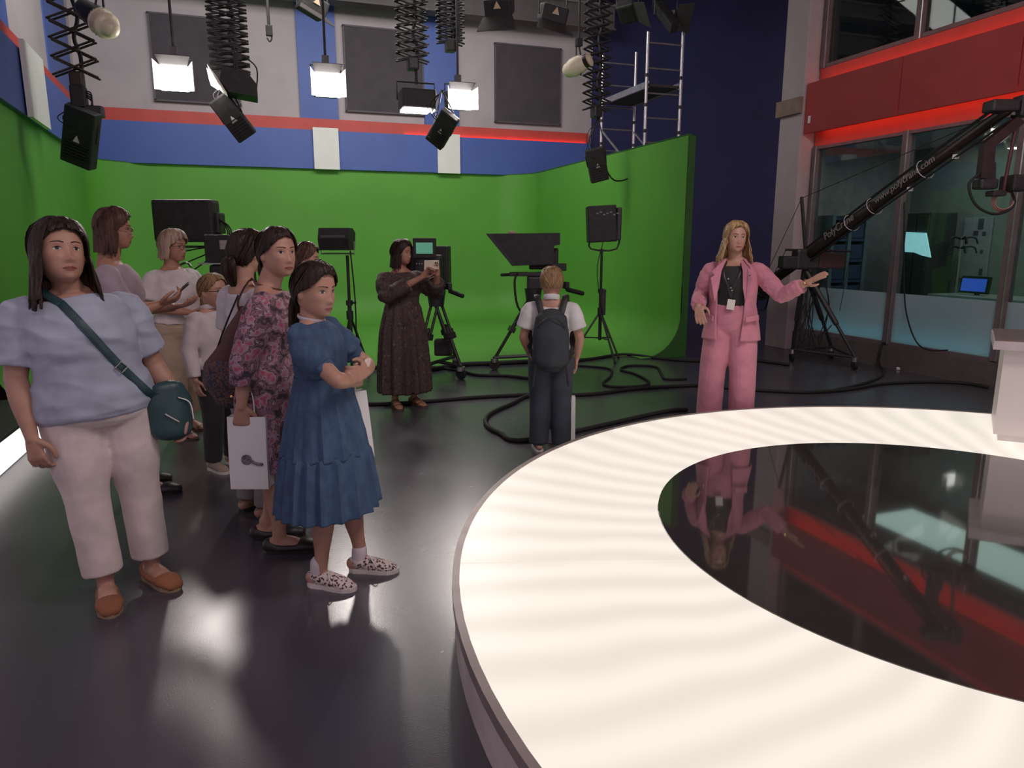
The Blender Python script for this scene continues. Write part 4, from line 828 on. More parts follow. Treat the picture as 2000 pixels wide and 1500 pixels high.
cable('long black cable running from presenter to the white desk', [(1380, 754), (1480, 762), (1580, 766), (1660, 760), (1720, 750), (1800, 746), (1880, 748), (1928, 756)], 0.018)
pc = [atx(1766, 395, WX - 0.10), atx(1766, 560, WX - 0.10), atx(1772, 620, WX - 0.10), atx(1790, 668, WX - 0.14) , atx(1815, 684, WX - 0.14), atx(1850, 684, WX - 0.14)]
tag(MB().tube(pc, 0.009, n=6).build('hanging_cable', M['rubber'], smooth=True), 'thin black cable hanging down the glass wall onto its plinth', 'cable')
yy = atx(1740, 668, WX).y; pc = [Vector((WX - 0.06, yy + 0.05, 0.298)), Vector((WX - 0.14, yy, 0.305)), Vector((WX - 0.20, yy - 0.03, 0.20)), Vector((WX - 0.22, yy - 0.05, 0.06)), atz(1726, 730, 0.016), atz(1690, 748, 0.016), atz(1620, 764, 0.016)]
tag(MB().tube(pc, 0.016, n=8).build('plinth_cable', M['rubber'], smooth=True), 'thick cable dropping off the plinth edge to the floor', 'cable')
# ================================================================== PEOPLE
def remesh(mb, voxel, smooth=4, fac=0.5):
    me = mb.mesh('tmp'); o = bpy.data.objects.new('tmp', me); COL.objects.link(o)
    r = o.modifiers.new('r', 'REMESH'); r.mode = 'VOXEL'; r.voxel_size = voxel; r.use_smooth_shade = True
    if smooth:
        s = o.modifiers.new('s', 'SMOOTH'); s.factor = fac; s.iterations = smooth
    dg = bpy.context.evaluated_depsgraph_get(); dg.update()
    out = bpy.data.meshes.new_from_object(o.evaluated_get(dg)); bpy.data.objects.remove(o); bpy.data.meshes.remove(me); return out
# head sections: height, half width, front depth, back depth (for a 0.224 m head)
HEADT = [(0.112, 0.004, 0.004, 0.006), (0.108, 0.026, 0.030, 0.036), (0.098, 0.044, 0.052, 0.058), (0.080, 0.060, 0.070, 0.076), (0.055, 0.070, 0.083, 0.090), (0.025, 0.0745, 0.089, 0.097), (0.0, 0.0735, 0.088, 0.097),
         (-0.030, 0.071, 0.089, 0.089), (-0.055, 0.066, 0.089, 0.074), (-0.075, 0.059, 0.087, 0.055), (-0.092, 0.049, 0.083, 0.038), (-0.104, 0.036, 0.076, 0.022), (-0.112, 0.018, 0.060, 0.008)]
def head_sec(z):
    T = HEADT
    if z >= T[0][0]: return T[0][1:]
    if z <= T[-1][0]: return T[-1][1:]
    for a, b in zip(T[:-1], T[1:]):
        if b[0] <= z <= a[0]:
            t = (a[0] - z) / (a[0] - b[0]); return tuple(a[k] + (b[k] - a[k]) * t for k in (1, 2, 3))
def head_pt(a, z, off=0.0):
    "a: angle from the front (0) round to the back (pi), + is the person's left"
    w_, f, b = head_sec(z); s, c = math.sin(a), math.cos(a); e = 0.9
    x = (w_ + off) * math.copysign(abs(s) ** e, s); y = -(f + off) * math.copysign(abs(c) ** e, c) if c > 0 else (b + off) * abs(c) ** e
    return Vector((x, y, z + (off * max(0.0, (z - 0.03) / 0.082) if off > 0 else 0)))
BUMPS = [(0, -0.016, 0.0085, 0.022, 0.011), (0, -0.039, 0.011, 0.0115, 0.019), (0.012, -0.045, 0.007, 0.008, 0.009), (-0.012, -0.045, 0.007, 0.008, 0.009),
         (0.031, 0.0, 0.016, 0.011, -0.009), (-0.031, 0.0, 0.016, 0.011, -0.009), (0.027, 0.020, 0.022, 0.008, 0.004), (-0.027, 0.020, 0.022, 0.008, 0.004),
         (0.040, -0.028, 0.018, 0.016, 0.005), (-0.040, -0.028, 0.018, 0.016, 0.005), (0, -0.066, 0.021, 0.006, 0.007), (0, -0.077, 0.018, 0.006, 0.007), (0, -0.0715, 0.024, 0.0025, -0.003),
         (0, -0.101, 0.018, 0.012, 0.006), (0, -0.088, 0.02, 0.005, -0.002)]
def head_mesh(mb, Mx, k):
    rings = []; zs = [0.112 - 0.224 * i / 56 for i in range(57)]
    for z in zs:
        r = []
        for j in range(64):
            a = 2 * PI * j / 64; p = head_pt(a, z)
            if p.y < 0:
                dy = sum(A * math.exp(-((p.x - x0) / sx) ** 2 - ((z - z0) / sz) ** 2) for x0, z0, sx, sz, A in BUMPS); p.y -= dy * (1 if abs(p.x) < 0.06 else 0)
            r.append(Mx @ (p * k))
        rings.append(r)
    mb.loft(rings)
    for s in (-1, 1):
        mb.ball(Mx @ (Vector((s * 0.075, 0.012, -0.014)) * k), Vector((0.009, 0.017, 0.030)) * k, 14, 10, rot=Mx.to_3x3() @ Euler((R(-12), 0, R(s * 22))).to_matrix())
def hand(mb, wr, d, n, H, curl=0.5, spread=0.10, side=1, thumb=0.5, curls=None):
    "palm and five fingers; d: wrist to knuckles, n: palm normal, side: +1 thumb towards d x n"
    d = Vector(d).normalized(); n = Vector(n); n = (n - d * n.dot(d)).normalized(); s = d.cross(n) * side; Lh = 0.105 * H; w_ = 0.026 * H; r = 0.0060 * H
    mb.tube([wr - d * 0.01, wr + d * Lh * 0.22, wr + d * Lh * 0.5], [(0.016 * H, 0.012 * H), (w_ * 0.9, 0.0095 * H), (w_, 0.008 * H)], ref=s, n=12, sub=3)
    for k, (o, ln) in enumerate(((0.75, 0.90), (0.25, 1.0), (-0.25, 0.93), (-0.75, 0.74))):
        c = (curls[k] if curls else curl) * 1.0; b = wr + d * Lh * 0.48 + s * (w_ * o); dd = (d + s * spread * o).normalized(); pts = [b - dd * 0.01, b]; ln_ = Lh * 0.5 * ln
        for seg, fr in enumerate((0.45, 0.31, 0.24)):
            ang = c * (0.75 + 0.35 * seg); ax = dd.cross(n).normalized(); dd = (Matrix.Rotation(ang, 3, ax) @ dd); pts.append(pts[-1] + dd * ln_ * fr)
            n_ = n
        mb.tube(pts, [r * 1.1, r * 1.1, r, r * 0.95, r * 0.8], n=8, sub=2)
    b = wr + d * Lh * 0.10 + s * w_ * 0.7; t1 = b + (d * 0.62 + s * 0.75 + n * 0.35 * thumb).normalized() * Lh * 0.24; t2 = t1 + (d * 0.85 + s * 0.25 + n * 0.5 * thumb).normalized() * Lh * 0.18; t3 = t2 + (d * 0.95 + n * 0.4 * thumb - s * 0.1).normalized() * Lh * 0.14
    mb.tube([b, t1, t2, t3], [r * 1.5, r * 1.25, r * 1.05, r * 0.85], n=8, sub=2)
F_TORSO = [(0.475, 0.070, 0.058, 0.006), (0.50, 0.094, 0.070, 0.008), (0.53, 0.100, 0.074, 0.010), (0.57, 0.094, 0.068, 0.004), (0.62, 0.078, 0.058, -0.002), (0.67, 0.079, 0.058, -0.003), (0.715, 0.086, 0.068, -0.010), (0.75, 0.089, 0.064, -0.006), (0.782, 0.090, 0.052, 0.004), (0.803, 0.070, 0.043, 0.010), (0.822, 0.046, 0.036, 0.012)]
M_TORSO = [(0.475, 0.068, 0.056, 0.004), (0.50, 0.086, 0.064, 0.006), (0.53, 0.088, 0.066, 0.006), (0.57, 0.084, 0.062, 0.002), (0.62, 0.080, 0.058, -0.002), (0.67, 0.084, 0.060, -0.003), (0.715, 0.090, 0.063, -0.004), (0.75, 0.093, 0.061, -0.002), (0.782, 0.092, 0.052, 0.004), (0.803, 0.072, 0.043, 0.010), (0.822, 0.046, 0.036, 0.012)]
DEF = dict(sh=0.108, Rel=(-0.135, 0.010, 0.615), Rwr=(-0.145, -0.030, 0.470), Lel=(0.135, 0.010, 0.615), Lwr=(0.145, -0.030, 0.470),
           hip=0.052, Rkn=(-0.058, -0.012, 0.275), Ran=(-0.062, 0.012, 0.040), Lkn=(0.058, -0.012, 0.275), Lan=(0.062, 0.012, 0.040),
           Rtoe=(-0.15, -1, 0), Ltoe=(0.15, -1, 0), Rhd=(0.05, -0.15, -1), Rpn=(1, 0, 0), Lhd=(-0.05, -0.15, -1), Lpn=(-1, 0, 0), Rcurl=0.35, Lcurl=0.35, Rcurls=None, Lcurls=None, lean=(0, 0))
class Person: pass
def torso_pts(P, infl=0.0, z0=0.0, z1=1.0, fatk=1.0):
    out = []
    for z, rx, ry, y in P.torso:
        if z0 <= z <= z1:
            f = 1 + (P.fat - 1) * math.exp(-((z - 0.62) / 0.13) ** 2) * fatk + (P.fat - 1) * 0.35
            out.append((z, rx * f * P.wid, ry * (f ** 1.1), y - (P.fat - 1) * 0.03))
    return [(Vector((P.pose['lean'][0] * max(0, z - 0.5), y + P.pose['lean'][1] * max(0, z - 0.5), z)) * P.H, (rx * P.H + infl, ry * P.H + infl)) for z, rx, ry, y in out]
def J(P, v):
    v = Vector(v); z = max(0, v.z - 0.5) if v.z > 0.5 else 0
    return Vector((v.x + P.pose['lean'][0] * z, v.y + P.pose['lean'][1] * z, v.z)) * P.H
def person(label, loc, face, H, torso=F_TORSO, fat=1.0, wid=1.0, pose=None, head=(0, 0, 0), headk=1.0, skin='skin', voxel=0.0075, feet=True, smile=0.0, lipm='lips', group=None, eyes=True, limb=1.0, browm='h_black'):
    P = Person(); P.H = H; P.torso = torso; P.fat = fat; P.wid = wid; P.pose = dict(DEF); P.pose.update(pose or {}); P.vox = voxel; P.limb = limb
    fx, fy = face; P.t = thing('person', label, 'person', (loc[0], loc[1], loc[2] if len(loc) > 2 else 0.0), math.atan2(fx, -fy), group)
    p = P.pose; mb = MB(); tp = torso_pts(P)
    mb.tube([q for q, _ in tp], [r for _, r in tp], ref=Vector((1, 0, 0)), n=28, sub=3, round_=False)
    hk = headk * (H / 1.68) ** 0.55; P.hk = hk
    hc = J(P, (0, -0.012, 1.0)) - Vector((0, 0, 0.112 * hk)); P.hc = hc
    P.HM = Matrix.Translation(hc) @ Euler((head[1], head[2], head[0]), 'XYZ').to_matrix().to_4x4()
    nb = J(P, (0, 0.012, 0.815)); nt_ = P.HM @ Vector((0, 0.012, -0.055)) * 1.0
    P.nb, P.nt = nb, P.HM @ (Vector((0, 0.018, -0.05)) * hk)
    mb.tube([nb, nb.lerp(P.nt, 0.5), P.nt], [0.038 * H, 0.0335 * H, 0.033 * H], ref=Vector((1, 0, 0)), n=20, sub=3)
    mb.tube([J(P, (-0.085, 0.01, 0.782)), J(P, (0, 0.012, 0.818)), J(P, (0.085, 0.01, 0.782))], [0.020 * H, 0.034 * H, 0.020 * H], n=14, sub=3)
    head_mesh(mb, P.HM, hk)
    P.arm = {}
    for s, k in ((-1, 'R'), (1, 'L')):
        sh = J(P, (s * p['sh'] * wid, 0.006, 0.772)); el = J(P, p[k + 'el']); wr = J(P, p[k + 'wr']); P.arm[k] = (sh, el, wr); lf = limb
        mb.tube([J(P, (s * p['sh'] * 0.55, 0.008, 0.778)), sh, sh.lerp(el, 0.4), el], [0.030 * H, 0.033 * H * lf, 0.028 * H * lf, 0.0235 * H * lf], n=16, sub=4)
        mb.tube([el, el.lerp(wr, 0.3), wr], [0.0235 * H * lf, 0.0245 * H * lf, 0.0155 * H], n=16, sub=4)
        hand(mb, wr, p[k + 'hd'], p[k + 'pn'], H, p[k + 'curl'], side=-s, curls=p[k + 'curls'])
        hj = J(P, (s * p['hip'], 0.005, 0.50)); kn = J(P, p[k + 'kn']); an = J(P, p[k + 'an'])
        mb.tube([hj, hj.lerp(kn, 0.45), kn], [0.056 * H * lf, 0.049 * H * lf, 0.034 * H], n=18, sub=4)
        mb.tube([kn, kn.lerp(an, 0.32) + Vector((0, 0.008 * H, 0)), kn.lerp(an, 0.75), an], [0.033 * H, 0.034 * H, 0.022 * H, 0.021 * H], n=16, sub=4)
        td = Vector(p[k + 'toe']); td.z = 0; td.normalize(); fl = Vector((an.x, an.y, 0))
        setattr(P, 'foot' + k, (fl, td))
        mb.tube([fl - td * 0.028 * H + Vector((0, 0, 0.026 * H)), fl + td * 0.03 * H + Vector((0, 0, 0.028 * H)), fl + td * 0.075 * H + Vector((0, 0, 0.017 * H)), fl + td * 0.108 * H + Vector((0, 0, 0.011 * H))], [(0.020 * H, 0.022 * H), (0.023 * H, 0.024 * H), (0.028 * H, 0.014 * H), (0.020 * H, 0.008 * H)], ref=td.cross(Vector((0, 0, 1))), n=14, sub=3)
        mb.tube([an + Vector((0, 0, 0.02 * H)), fl + Vector((0, 0, 0.025 * H))], 0.021 * H, n=12, sub=1)
    me = remesh(mb, voxel, 3); P.body = place('body', me, M[skin], P.t, smooth=True); me.materials.clear(); me.materials.append(M[skin])
    P.bvh = BVHTree.FromPolygons([v.co for v in me.vertices], [tuple(f.vertices) for f in me.polygons])
    if eyes: face_parts(P, lipm, browm, skin)
    return P
def decal(P, name, m, top, bot, off=0.0012, nu=11, nv=4):
    "thin patch laid on the face between two curves given in head coordinates (x, z)"
    vs = []; fs = []; dirw = (P.HM.to_3x3() @ Vector((0, 1, 0))).normalized()
    for i in range(nu):
        u = i / (nu - 1)
        for j in range(nv):
            v = j / (nv - 1); a, b = top(u), bot(u); x = a[0] + (b[0] - a[0]) * v; z = a[1] + (b[1] - a[1]) * v
            o = P.HM @ (Vector((x, -0.16, z)) * P.hk); h = P.bvh.ray_cast(o, dirw)
            q = h[0] if h[0] is not None else P.HM @ (Vector((x, -0.09, z)) * P.hk)
            vs.append(q - dirw * off * P.hk)
    for i in range(nu - 1):
        for j in range(nv - 1): a = i * nv + j; fs.append((a, a + 1, a + nv + 1, a + nv))
    mb = MB(); mb.add(vs, fs); return mb.build(name, m, P.body, smooth=True)
def face_parts(P, lipm, browm, skin):
    for s in (-1, 1):
        cx = s * 0.031
        arc = lambda hw, hh, z0, p=1.0: (lambda u: (cx + s * hw * (2 * u - 1), z0 + hh * (1 - abs(2 * u - 1) ** 2) ** p))
        e = decal(P, 'eye', M['eyewhite'], arc(0.0145, 0.0062, 0.0), arc(0.0145, -0.0048, 0.0), 0.0012)
        ci = lambda hh: (lambda u: (cx + 0.0062 * (2 * u - 1), 0.0005 + hh * math.sqrt(max(0, 1 - (2 * u - 1) ** 2))))
        decal(P, 'iris', M['iris'], ci(0.0055), ci(-0.0048), 0.0020, 9, 3)
        decal(P, 'eyelash', M['h_black'], arc(0.0155, 0.0082, 0.0), arc(0.0150, 0.0056, 0.0), 0.0022, 11, 3)
        bz = lambda t: (lambda u: (cx + s * (0.019 * (2 * u - 1)), 0.0195 + 0.0035 * math.sin(PI * min(1, u * 0.85 + 0.1)) + 0.0035 * u + t * (1 - u * 0.6)))
        decal(P, 'eyebrow', M[browm], bz(0.0026), bz(-0.0022), 0.0018, 11, 3)
    hw = 0.0235
    decal(P, 'lips', M[lipm], lambda u: (hw * (2 * u - 1), -0.0715 + 0.0075 * (1 - (2 * u - 1) ** 2) - 0.0016 * math.exp(-((u - 0.5) / 0.08) ** 2)), lambda u: (hw * (2 * u - 1), -0.0712), 0.0012, 15, 3)
    decal(P, 'lips', M[lipm], lambda u: (hw * 0.96 * (2 * u - 1), -0.0722), lambda u: (hw * 0.96 * (2 * u - 1), -0.0722 - 0.0088 * (1 - (2 * u - 1) ** 2)), 0.0012, 15, 3)
    decal(P, 'mouth_line', M['iris'], lambda u: (hw * (2 * u - 1), -0.0709), lambda u: (hw * (2 * u - 1), -0.0723), 0.0016, 15, 2)
def hair(P, m, zlow, length=None, lwin=0.0, off=0.012, part=0.0, wave=0.0, flare=0.0, nlock=70, seed=1, front_z=0.074, lock_w=0.012, fringe=False):
    """cap following the skull down to a hairline, plus hanging locks behind azimuth lwin down to z = -length (head coordinates)"""
    rnd = random.Random(seed); mb = MB(); rows = []; NA = 72
    def hl(a):                                              # hairline height at azimuth a
        t = abs(a)
        if t < 0.55: return front_z - 0.012 * (t / 0.55)
        if t < 1.15: return front_z - 0.012 - (front_z - 0.012 - 0.020) * (t - 0.55) / 0.6
        if t < 1.55: return 0.020 - 0.020 * (t - 1.15) / 0.4
        if t < 1.95: return 0.0 + (zlow * 0.6) * (t - 1.55) / 0.4
        return zlow * (0.6 + 0.4 * min(1, (t - 1.95) / 0.6))
    for i in range(NA + 1):
        a = -PI + 2 * PI * i / NA; z1 = hl(a); row = []
        for j in range(15):
            u = j / 14; z = 0.111 + (z1 - 0.111) * u ** 1.3; o = off * min(1, (1 - u) * 5 + 0.25 + (0.5 if abs(a) > 1.6 else 0))
            row.append(P.HM @ (head_pt(a, z, o) * P.hk))
        rows.append(row)
    mb.loft(rows, cap=False, closed=False)
    # locks combed over the cap, and hanging down if long
    for k in range(nlock):
        a = (rnd.random() * 2 - 1) * PI
        if length and k < nlock * 0.62: a = math.copysign(lwin + (PI - lwin) * rnd.random() ** 1.1, rnd.random() - 0.5)
        z1 = hl(a); pts = []; rad = []
        hang = length and abs(a) > lwin
        a0 = a * 0.55 if not fringe else a * 0.7
        steps = 7; ze = (min(z1, -0.01) if hang else z1)
        for j in range(steps):
            u = j / (steps - 1); z = 0.110 + (ze - 0.110) * u ** 1.15; aa = a0 + (a - a0) * u
            pts.append(head_pt(aa, z, off + 0.002 + 0.002 * rnd.random()))
            rad.append((lock_w * (0.5 + 0.5 * math.sin(PI * (0.15 + 0.75 * u))), 0.004))
        if hang:
            last = pts[-1].copy(); nh = 6; tot = length + ze - 0.0
            rr = Vector((last.x, last.y, 0)); lenj = 0.80 + 0.27 * rnd.random()
            for j in range(1, nh + 1):
                u = j / nh; zz = ze - (length + ze) * u * lenj
                kx = 1 + flare * u + wave * math.sin(u * 7 + a * 3 + k) * 0.5
                q = rr * kx + Vector((wave * 0.03 * math.sin(u * 9 + k), 0, 0)); pts.append(Vector((q.x, q.y, zz)))
                rad.append((lock_w * (1.15 - 0.75 * u ** 2), 0.0055))
        for q in range(len(pts)): pts[q] = P.HM @ (pts[q] * P.hk)
        mb.tube(pts, [(r[0] * P.hk, r[1] * P.hk) for r in rad], ref=(P.HM.to_3x3() @ Vector((math.cos(a), math.sin(a), 0))), n=6, sub=2)
    if length:                                              # inner sheet so the mane has no gaps
        rows = []
        for i in range(33):
            a = lwin + (2 * PI - 2 * lwin) * i / 32; row = []; top = head_pt(a if a < PI else a - 2 * PI, -0.005, off * 0.7)
            for j in range(8):
                u = j / 7; kx = 1 + flare * u * 0.8; row.append(P.HM @ (Vector((top.x * kx, top.y * kx, 0.02 - (length + 0.02) * 0.96 * u)) * P.hk))
            rows.append(row)
        mb.loft(rows, cap=False, closed=False)
    o = mb.build('hair', M[m], P.t, smooth=70); return o
def ponytail(P, m, length=0.20, z=-0.01, r=0.026, down=True, bun=False):
    c = Vector((0, 0.105, z)); mb = MB()
    if bun: mb.ball(P.HM @ (Vector((0, 0.115, z)) * P.hk), 0.042 * P.hk, 16, 10)
    else:
        rnd = random.Random(5)
        for k in range(14):
            a = rnd.random() * 6.28; q = Vector((math.cos(a), math.sin(a), 0)) * r * rnd.random()
            mb.tube([P.HM @ (v * P.hk) for v in (c + Vector((0, -0.02, 0.01)), c + Vector((q.x, 0.015 + q.y * 0.4, -0.02)), c + Vector((q.x * 1.2, 0.018 + q.y * 0.5, -length * 0.5)), c + Vector((q.x * 0.5, -0.005 + q.y * 0.3, -length)))], [0.008, 0.012, 0.012, 0.003], n=6, sub=3)
    mb.build('hair_tail', M[m], P.t, smooth=60)
def wrinkle(me, fn):
    me.calc_loop_triangles() if False else None
    ns = [v.normal.copy() for v in me.vertices]
    for v, n in zip(me.vertices, ns): v.co += n * fn(v.co)
def fold(amp, sc=(9, 9, 22), seed=0.0):
    off = Vector((seed, seed * 1.7, 0))
    def f(c):
        a = noise.noise(Vector((c.x * sc[0], c.y * sc[1], c.z * sc[2])) + off); b = noise.noise(Vector((c.x * sc[0] * 2.3 + c.z * 7, c.y * sc[1] * 2.3, c.z * sc[2] * 1.6)) + off)
        return amp * (1 - abs(a) * 2.2) * 0.7 + amp * 0.5 * b
    return f
def garment(P, name, m, tubes, voxel=None, wr=0.004, sc=(7, 7, 9), smooth=5, parent=None):
    mb = MB()
    for kw in tubes: mb.tube(**kw)
    me = remesh(mb, voxel or P.vox * 1.15, smooth); 
    if wr: wrinkle(me, fold(wr, sc, P.H * 3))
    return place(name, me, m, parent or P.t, smooth=True)
X1 = Vector((1, 0, 0))
def t_torso(P, infl, z0, z1, extra=None, neck=True):
    tp = torso_pts(P, infl, z0, z1); pts = [q for q, _ in tp]; rad = [r for _, r in tp]
    if extra:
        for z, rx, ry, y in reversed(extra): pts.insert(0, Vector((0, y, z)) * P.H); rad.insert(0, (rx * P.H, ry * P.H))
    return dict(pts=pts, rad=rad, ref=X1, n=28, sub=3, round_=False)
def t_sleeve(P, k, infl, upto=0.6, fore=0.0, flare=0.0):
    sh, el, wr = P.arm[k]; H = P.H; s = -1 if k == 'R' else 1; lf = P.limb
    pts = [J(P, (s * P.pose['sh'] * 0.5, 0.008, 0.779)), sh + Vector((0, 0, 0.004))]; rad = [0.028 * H + infl * 0.6, 0.0335 * H * lf + infl * 0.75]
    pts.append(sh.lerp(el, min(1, upto) * 0.5)); rad.append(0.031 * H * lf + infl + flare * 0.5)
    if fore <= 0: pts.append(sh.lerp(el, upto)); rad.append(0.029 * H * lf + infl + flare)
    else:
        pts += [sh.lerp(el, 0.8), el, el.lerp(wr, fore * 0.5), el.lerp(wr, fore)]; rad += [0.028 * H * lf + infl, 0.027 * H * lf + infl, 0.025 * H * lf + infl + flare * 0.5, 0.020 * H + infl + flare]
    return dict(pts=pts, rad=rad, n=18, sub=3, round_=False)
def t_leg(P, k, infl, hem=0.045, knee=0.040, end=0.030, thigh=0.060):
    s = -1 if k == 'R' else 1; H = P.H; hj = J(P, (s * P.pose['hip'], 0.005, 0.505)); kn = J(P, P.pose[k + 'kn']); an = J(P, P.pose[k + 'an'])
    e = kn.lerp(an, (kn.z - hem * H) / max(1e-4, kn.z - an.z)) if an.z < hem * H else an
    lf = P.limb
    return dict(pts=[hj + Vector((0, 0, 0.03 * H)), hj, hj.lerp(kn, 0.5), kn, kn.lerp(e, 0.5), e], rad=[thigh * H * lf, thigh * H * lf + infl, (thigh * 0.62 + knee * 0.38) * H * lf + infl, knee * H + infl, (knee + end) / 2 * H + infl, end * H + infl], n=20, sub=3, round_=False)
def trousers(P, m, name='trousers', infl=0.008, hem=0.045, knee=0.040, end=0.030, thigh=0.060, top=0.62, wr=0.004, belt=None):
    o = garment(P, name, m, [t_torso(P, infl + 0.004, 0.47, top), t_leg(P, 'R', infl, hem, knee, end, thigh), t_leg(P, 'L', infl, hem, knee, end, thigh)], wr=wr * 0.75, sc=(7, 7, 6)); return o
def lofted(P, name, m, levels, pleats=0, n=72, wr=0.0, gap=None, solid=0.004, sc=(6, 6, 10), parent=None, cap=False):
    "skirt, dress or open jacket: levels of (z, rx, ry, y, pleat depth[, x]); gap(z) leaves the front open by that half angle"
    rings = []; NL = 40; zs = [l[0] for l in levels]; ph = P.H * 7
    def at(z):
        for a, b in zip(levels[:-1], levels[1:]):
            if min(a[0], b[0]) <= z <= max(a[0], b[0]):
                t = (z - a[0]) / (b[0] - a[0]); t = t * t * (3 - 2 * t) if False else t; return [a[i] + (b[i] - a[i]) * t for i in range(min(len(a), len(b)))]
        return list(levels[-1])
    for i in range(NL + 1):
        z = zs[0] + (zs[-1] - zs[0]) * i / NL; L_ = at(z); g = gap(z) if gap else 0; ring = []
        for j in range(n if not gap else n + 1):
            a = (2 * PI * j / n) if not gap else (g + (2 * PI - 2 * g) * j / n)
            pl = L_[4] * (math.sin(pleats * a + 1.3 * math.sin(2 * a + ph)) + 0.4 * math.sin(pleats * 1.7 * a + ph)) if pleats else 0
            x = (L_[1] + pl) * math.sin(a) + (L_[5] if len(L_) > 5 else 0); y = -(L_[2] + pl) * math.cos(a) + L_[3]
            ring.append(J(P, (x, y, z)))
        rings.append(ring)
    mb = MB(); mb.loft(rings, cap=cap, closed=not gap); me = mb.mesh(name)
    if wr: 
        me.update(); wrinkle(me, fold(wr, sc, ph))
    return place(name, me, m, parent or P.t, smooth=True, solid=solid)
def shoe(P, k, m, sole_m, style='closed', h=0.05, name='shoe', sock=None, laces=None):
    fl, td = getattr(P, 'foot' + k); H = P.H; sd = td.cross(Vector((0, 0, 1))); z = Vector((0, 0, 1)); mb = MB()
    def pt(a, zz): return fl + td * a * H + z * zz * H
    sole = MB(); n = 28; rings = []
    outline = [(-0.036, 0.014), (-0.020, 0.0225), (0.02, 0.0225), (0.06, 0.028), (0.09, 0.0275), (0.112, 0.018), (0.122, 0.006)]
    poly = [(a, w_) for a, w_ in outline] + [(a, -w_) for a, w_ in reversed(outline)]
    th = 0.013 if style != 'sandal' else 0.008
    sole.prism([fl + td * a * H * 1.02 + sd * w_ * H * 1.08 for a, w_ in poly], z * th * H)
    root = None
    if style == 'sandal':
        root = sole.build(name, sole_m, P.t)
        for a, ww, hh in ((0.075, 0.029, 0.030), (0.02, 0.025, 0.052)):
            MB().tube([pt(a, 0.006) + sd * ww * H, pt(a, hh * 0.7) + sd * ww * 0.9 * H, pt(a, hh), pt(a, hh * 0.7) - sd * ww * 0.9 * H, pt(a, 0.006) - sd * ww * H], [(0.010 * H, 0.0022 * H)] * 5, ref=td, n=8, sub=3).build('strap', m, root, smooth=True)
        return root
    top = h
    up = [(-0.030, 0.016, 0.020, 0.028), (0.005, 0.024, 0.026, 0.030), (0.045, 0.026, 0.024, 0.024), (0.08, 0.029, 0.018, 0.018), (0.108, 0.020, 0.012, 0.012)]
    if style == 'flat': up = [(-0.032, 0.021, 0.024, 0.024), (0.005, 0.028, 0.016, 0.018), (0.045, 0.030, 0.016, 0.018), (0.08, 0.033, 0.021, 0.020), (0.112, 0.024, 0.015, 0.015)]
    mb.tube([pt(a, c) for a, _, _, c in up], [(w_ * H * 1.04, hh * H) for _, w_, hh, _ in up], ref=sd, n=20, sub=4)
    if style == 'closed': mb.tube([pt(-0.004, 0.03), pt(-0.008, top)], [0.027 * H, 0.025 * H], n=16, sub=1, round_=False)
    me = remesh(mb, 0.005, 3); root = place(name, me, m, P.t, smooth=True)
    sole.build('sole', sole_m, root)
    if sock: MB().tube([pt(-0.005, top - 0.01), pt(-0.003, top + 0.028)], [0.0245 * H, 0.0245 * H], n=16, sub=2).build('sock', sock, P.t, smooth=True)
    if laces:
        lm = MB()
        for q in range(4):
            a = 0.03 + 0.013 * q; hh = 0.052 - 0.0055 * q
            lm.tube([pt(a, hh - 0.010) + sd * 0.016 * H, pt(a + 0.004, hh), pt(a + 0.008, hh - 0.010) - sd * 0.016 * H], 0.0022 * H, n=6, sub=3)
        lm.tube([pt(0.03, 0.052), pt(0.05, 0.045) + sd * 0.03 * H, pt(0.06, 0.03) + sd * 0.034 * H], 0.0022 * H, n=6, sub=3)
        lm.build('laces', laces, root, smooth=True)
    return root
def glasses(P, m):
    mb = MB()
    def fp(x, z, push=0.012):
        o = P.HM @ (Vector((x, -0.16, z)) * P.hk); dw = (P.HM.to_3x3() @ Vector((0, 1, 0))).normalized(); return P.HM @ (Vector((x, -0.098 - push * 0.4 + abs(x) * 0.15, z)) * P.hk)
    for s in (-1, 1):
        mb.tube([fp(s * 0.032 + 0.023 * math.cos(a), -0.003 + 0.015 * math.sin(a)) for a in [2 * PI * j / 16 for j in range(17)]], 0.0019 * P.hk, n=6, sub=1)
        mb.tube([fp(s * 0.055, 0.002), P.HM @ (Vector((s * 0.079, -0.055, 0.002)) * P.hk), P.HM @ (Vector((s * 0.081, 0.012, 0.0)) * P.hk)], 0.0019 * P.hk, n=6, sub=2)
    mb.tube([fp(-0.010, 0.003), fp(0, 0.007), fp(0.010, 0.003)], 0.0019 * P.hk, n=6, sub=2)
    mb.build('glasses', m, P.t, smooth=True)
def wp(P, v):                                               # local metres of a person -> world
    return Matrix.Translation(P.t.location) @ P.t.rotation_euler.to_matrix().to_4x4() @ Vector(v)
def wdir(P, v): return P.t.rotation_euler.to_matrix() @ Vector(v)
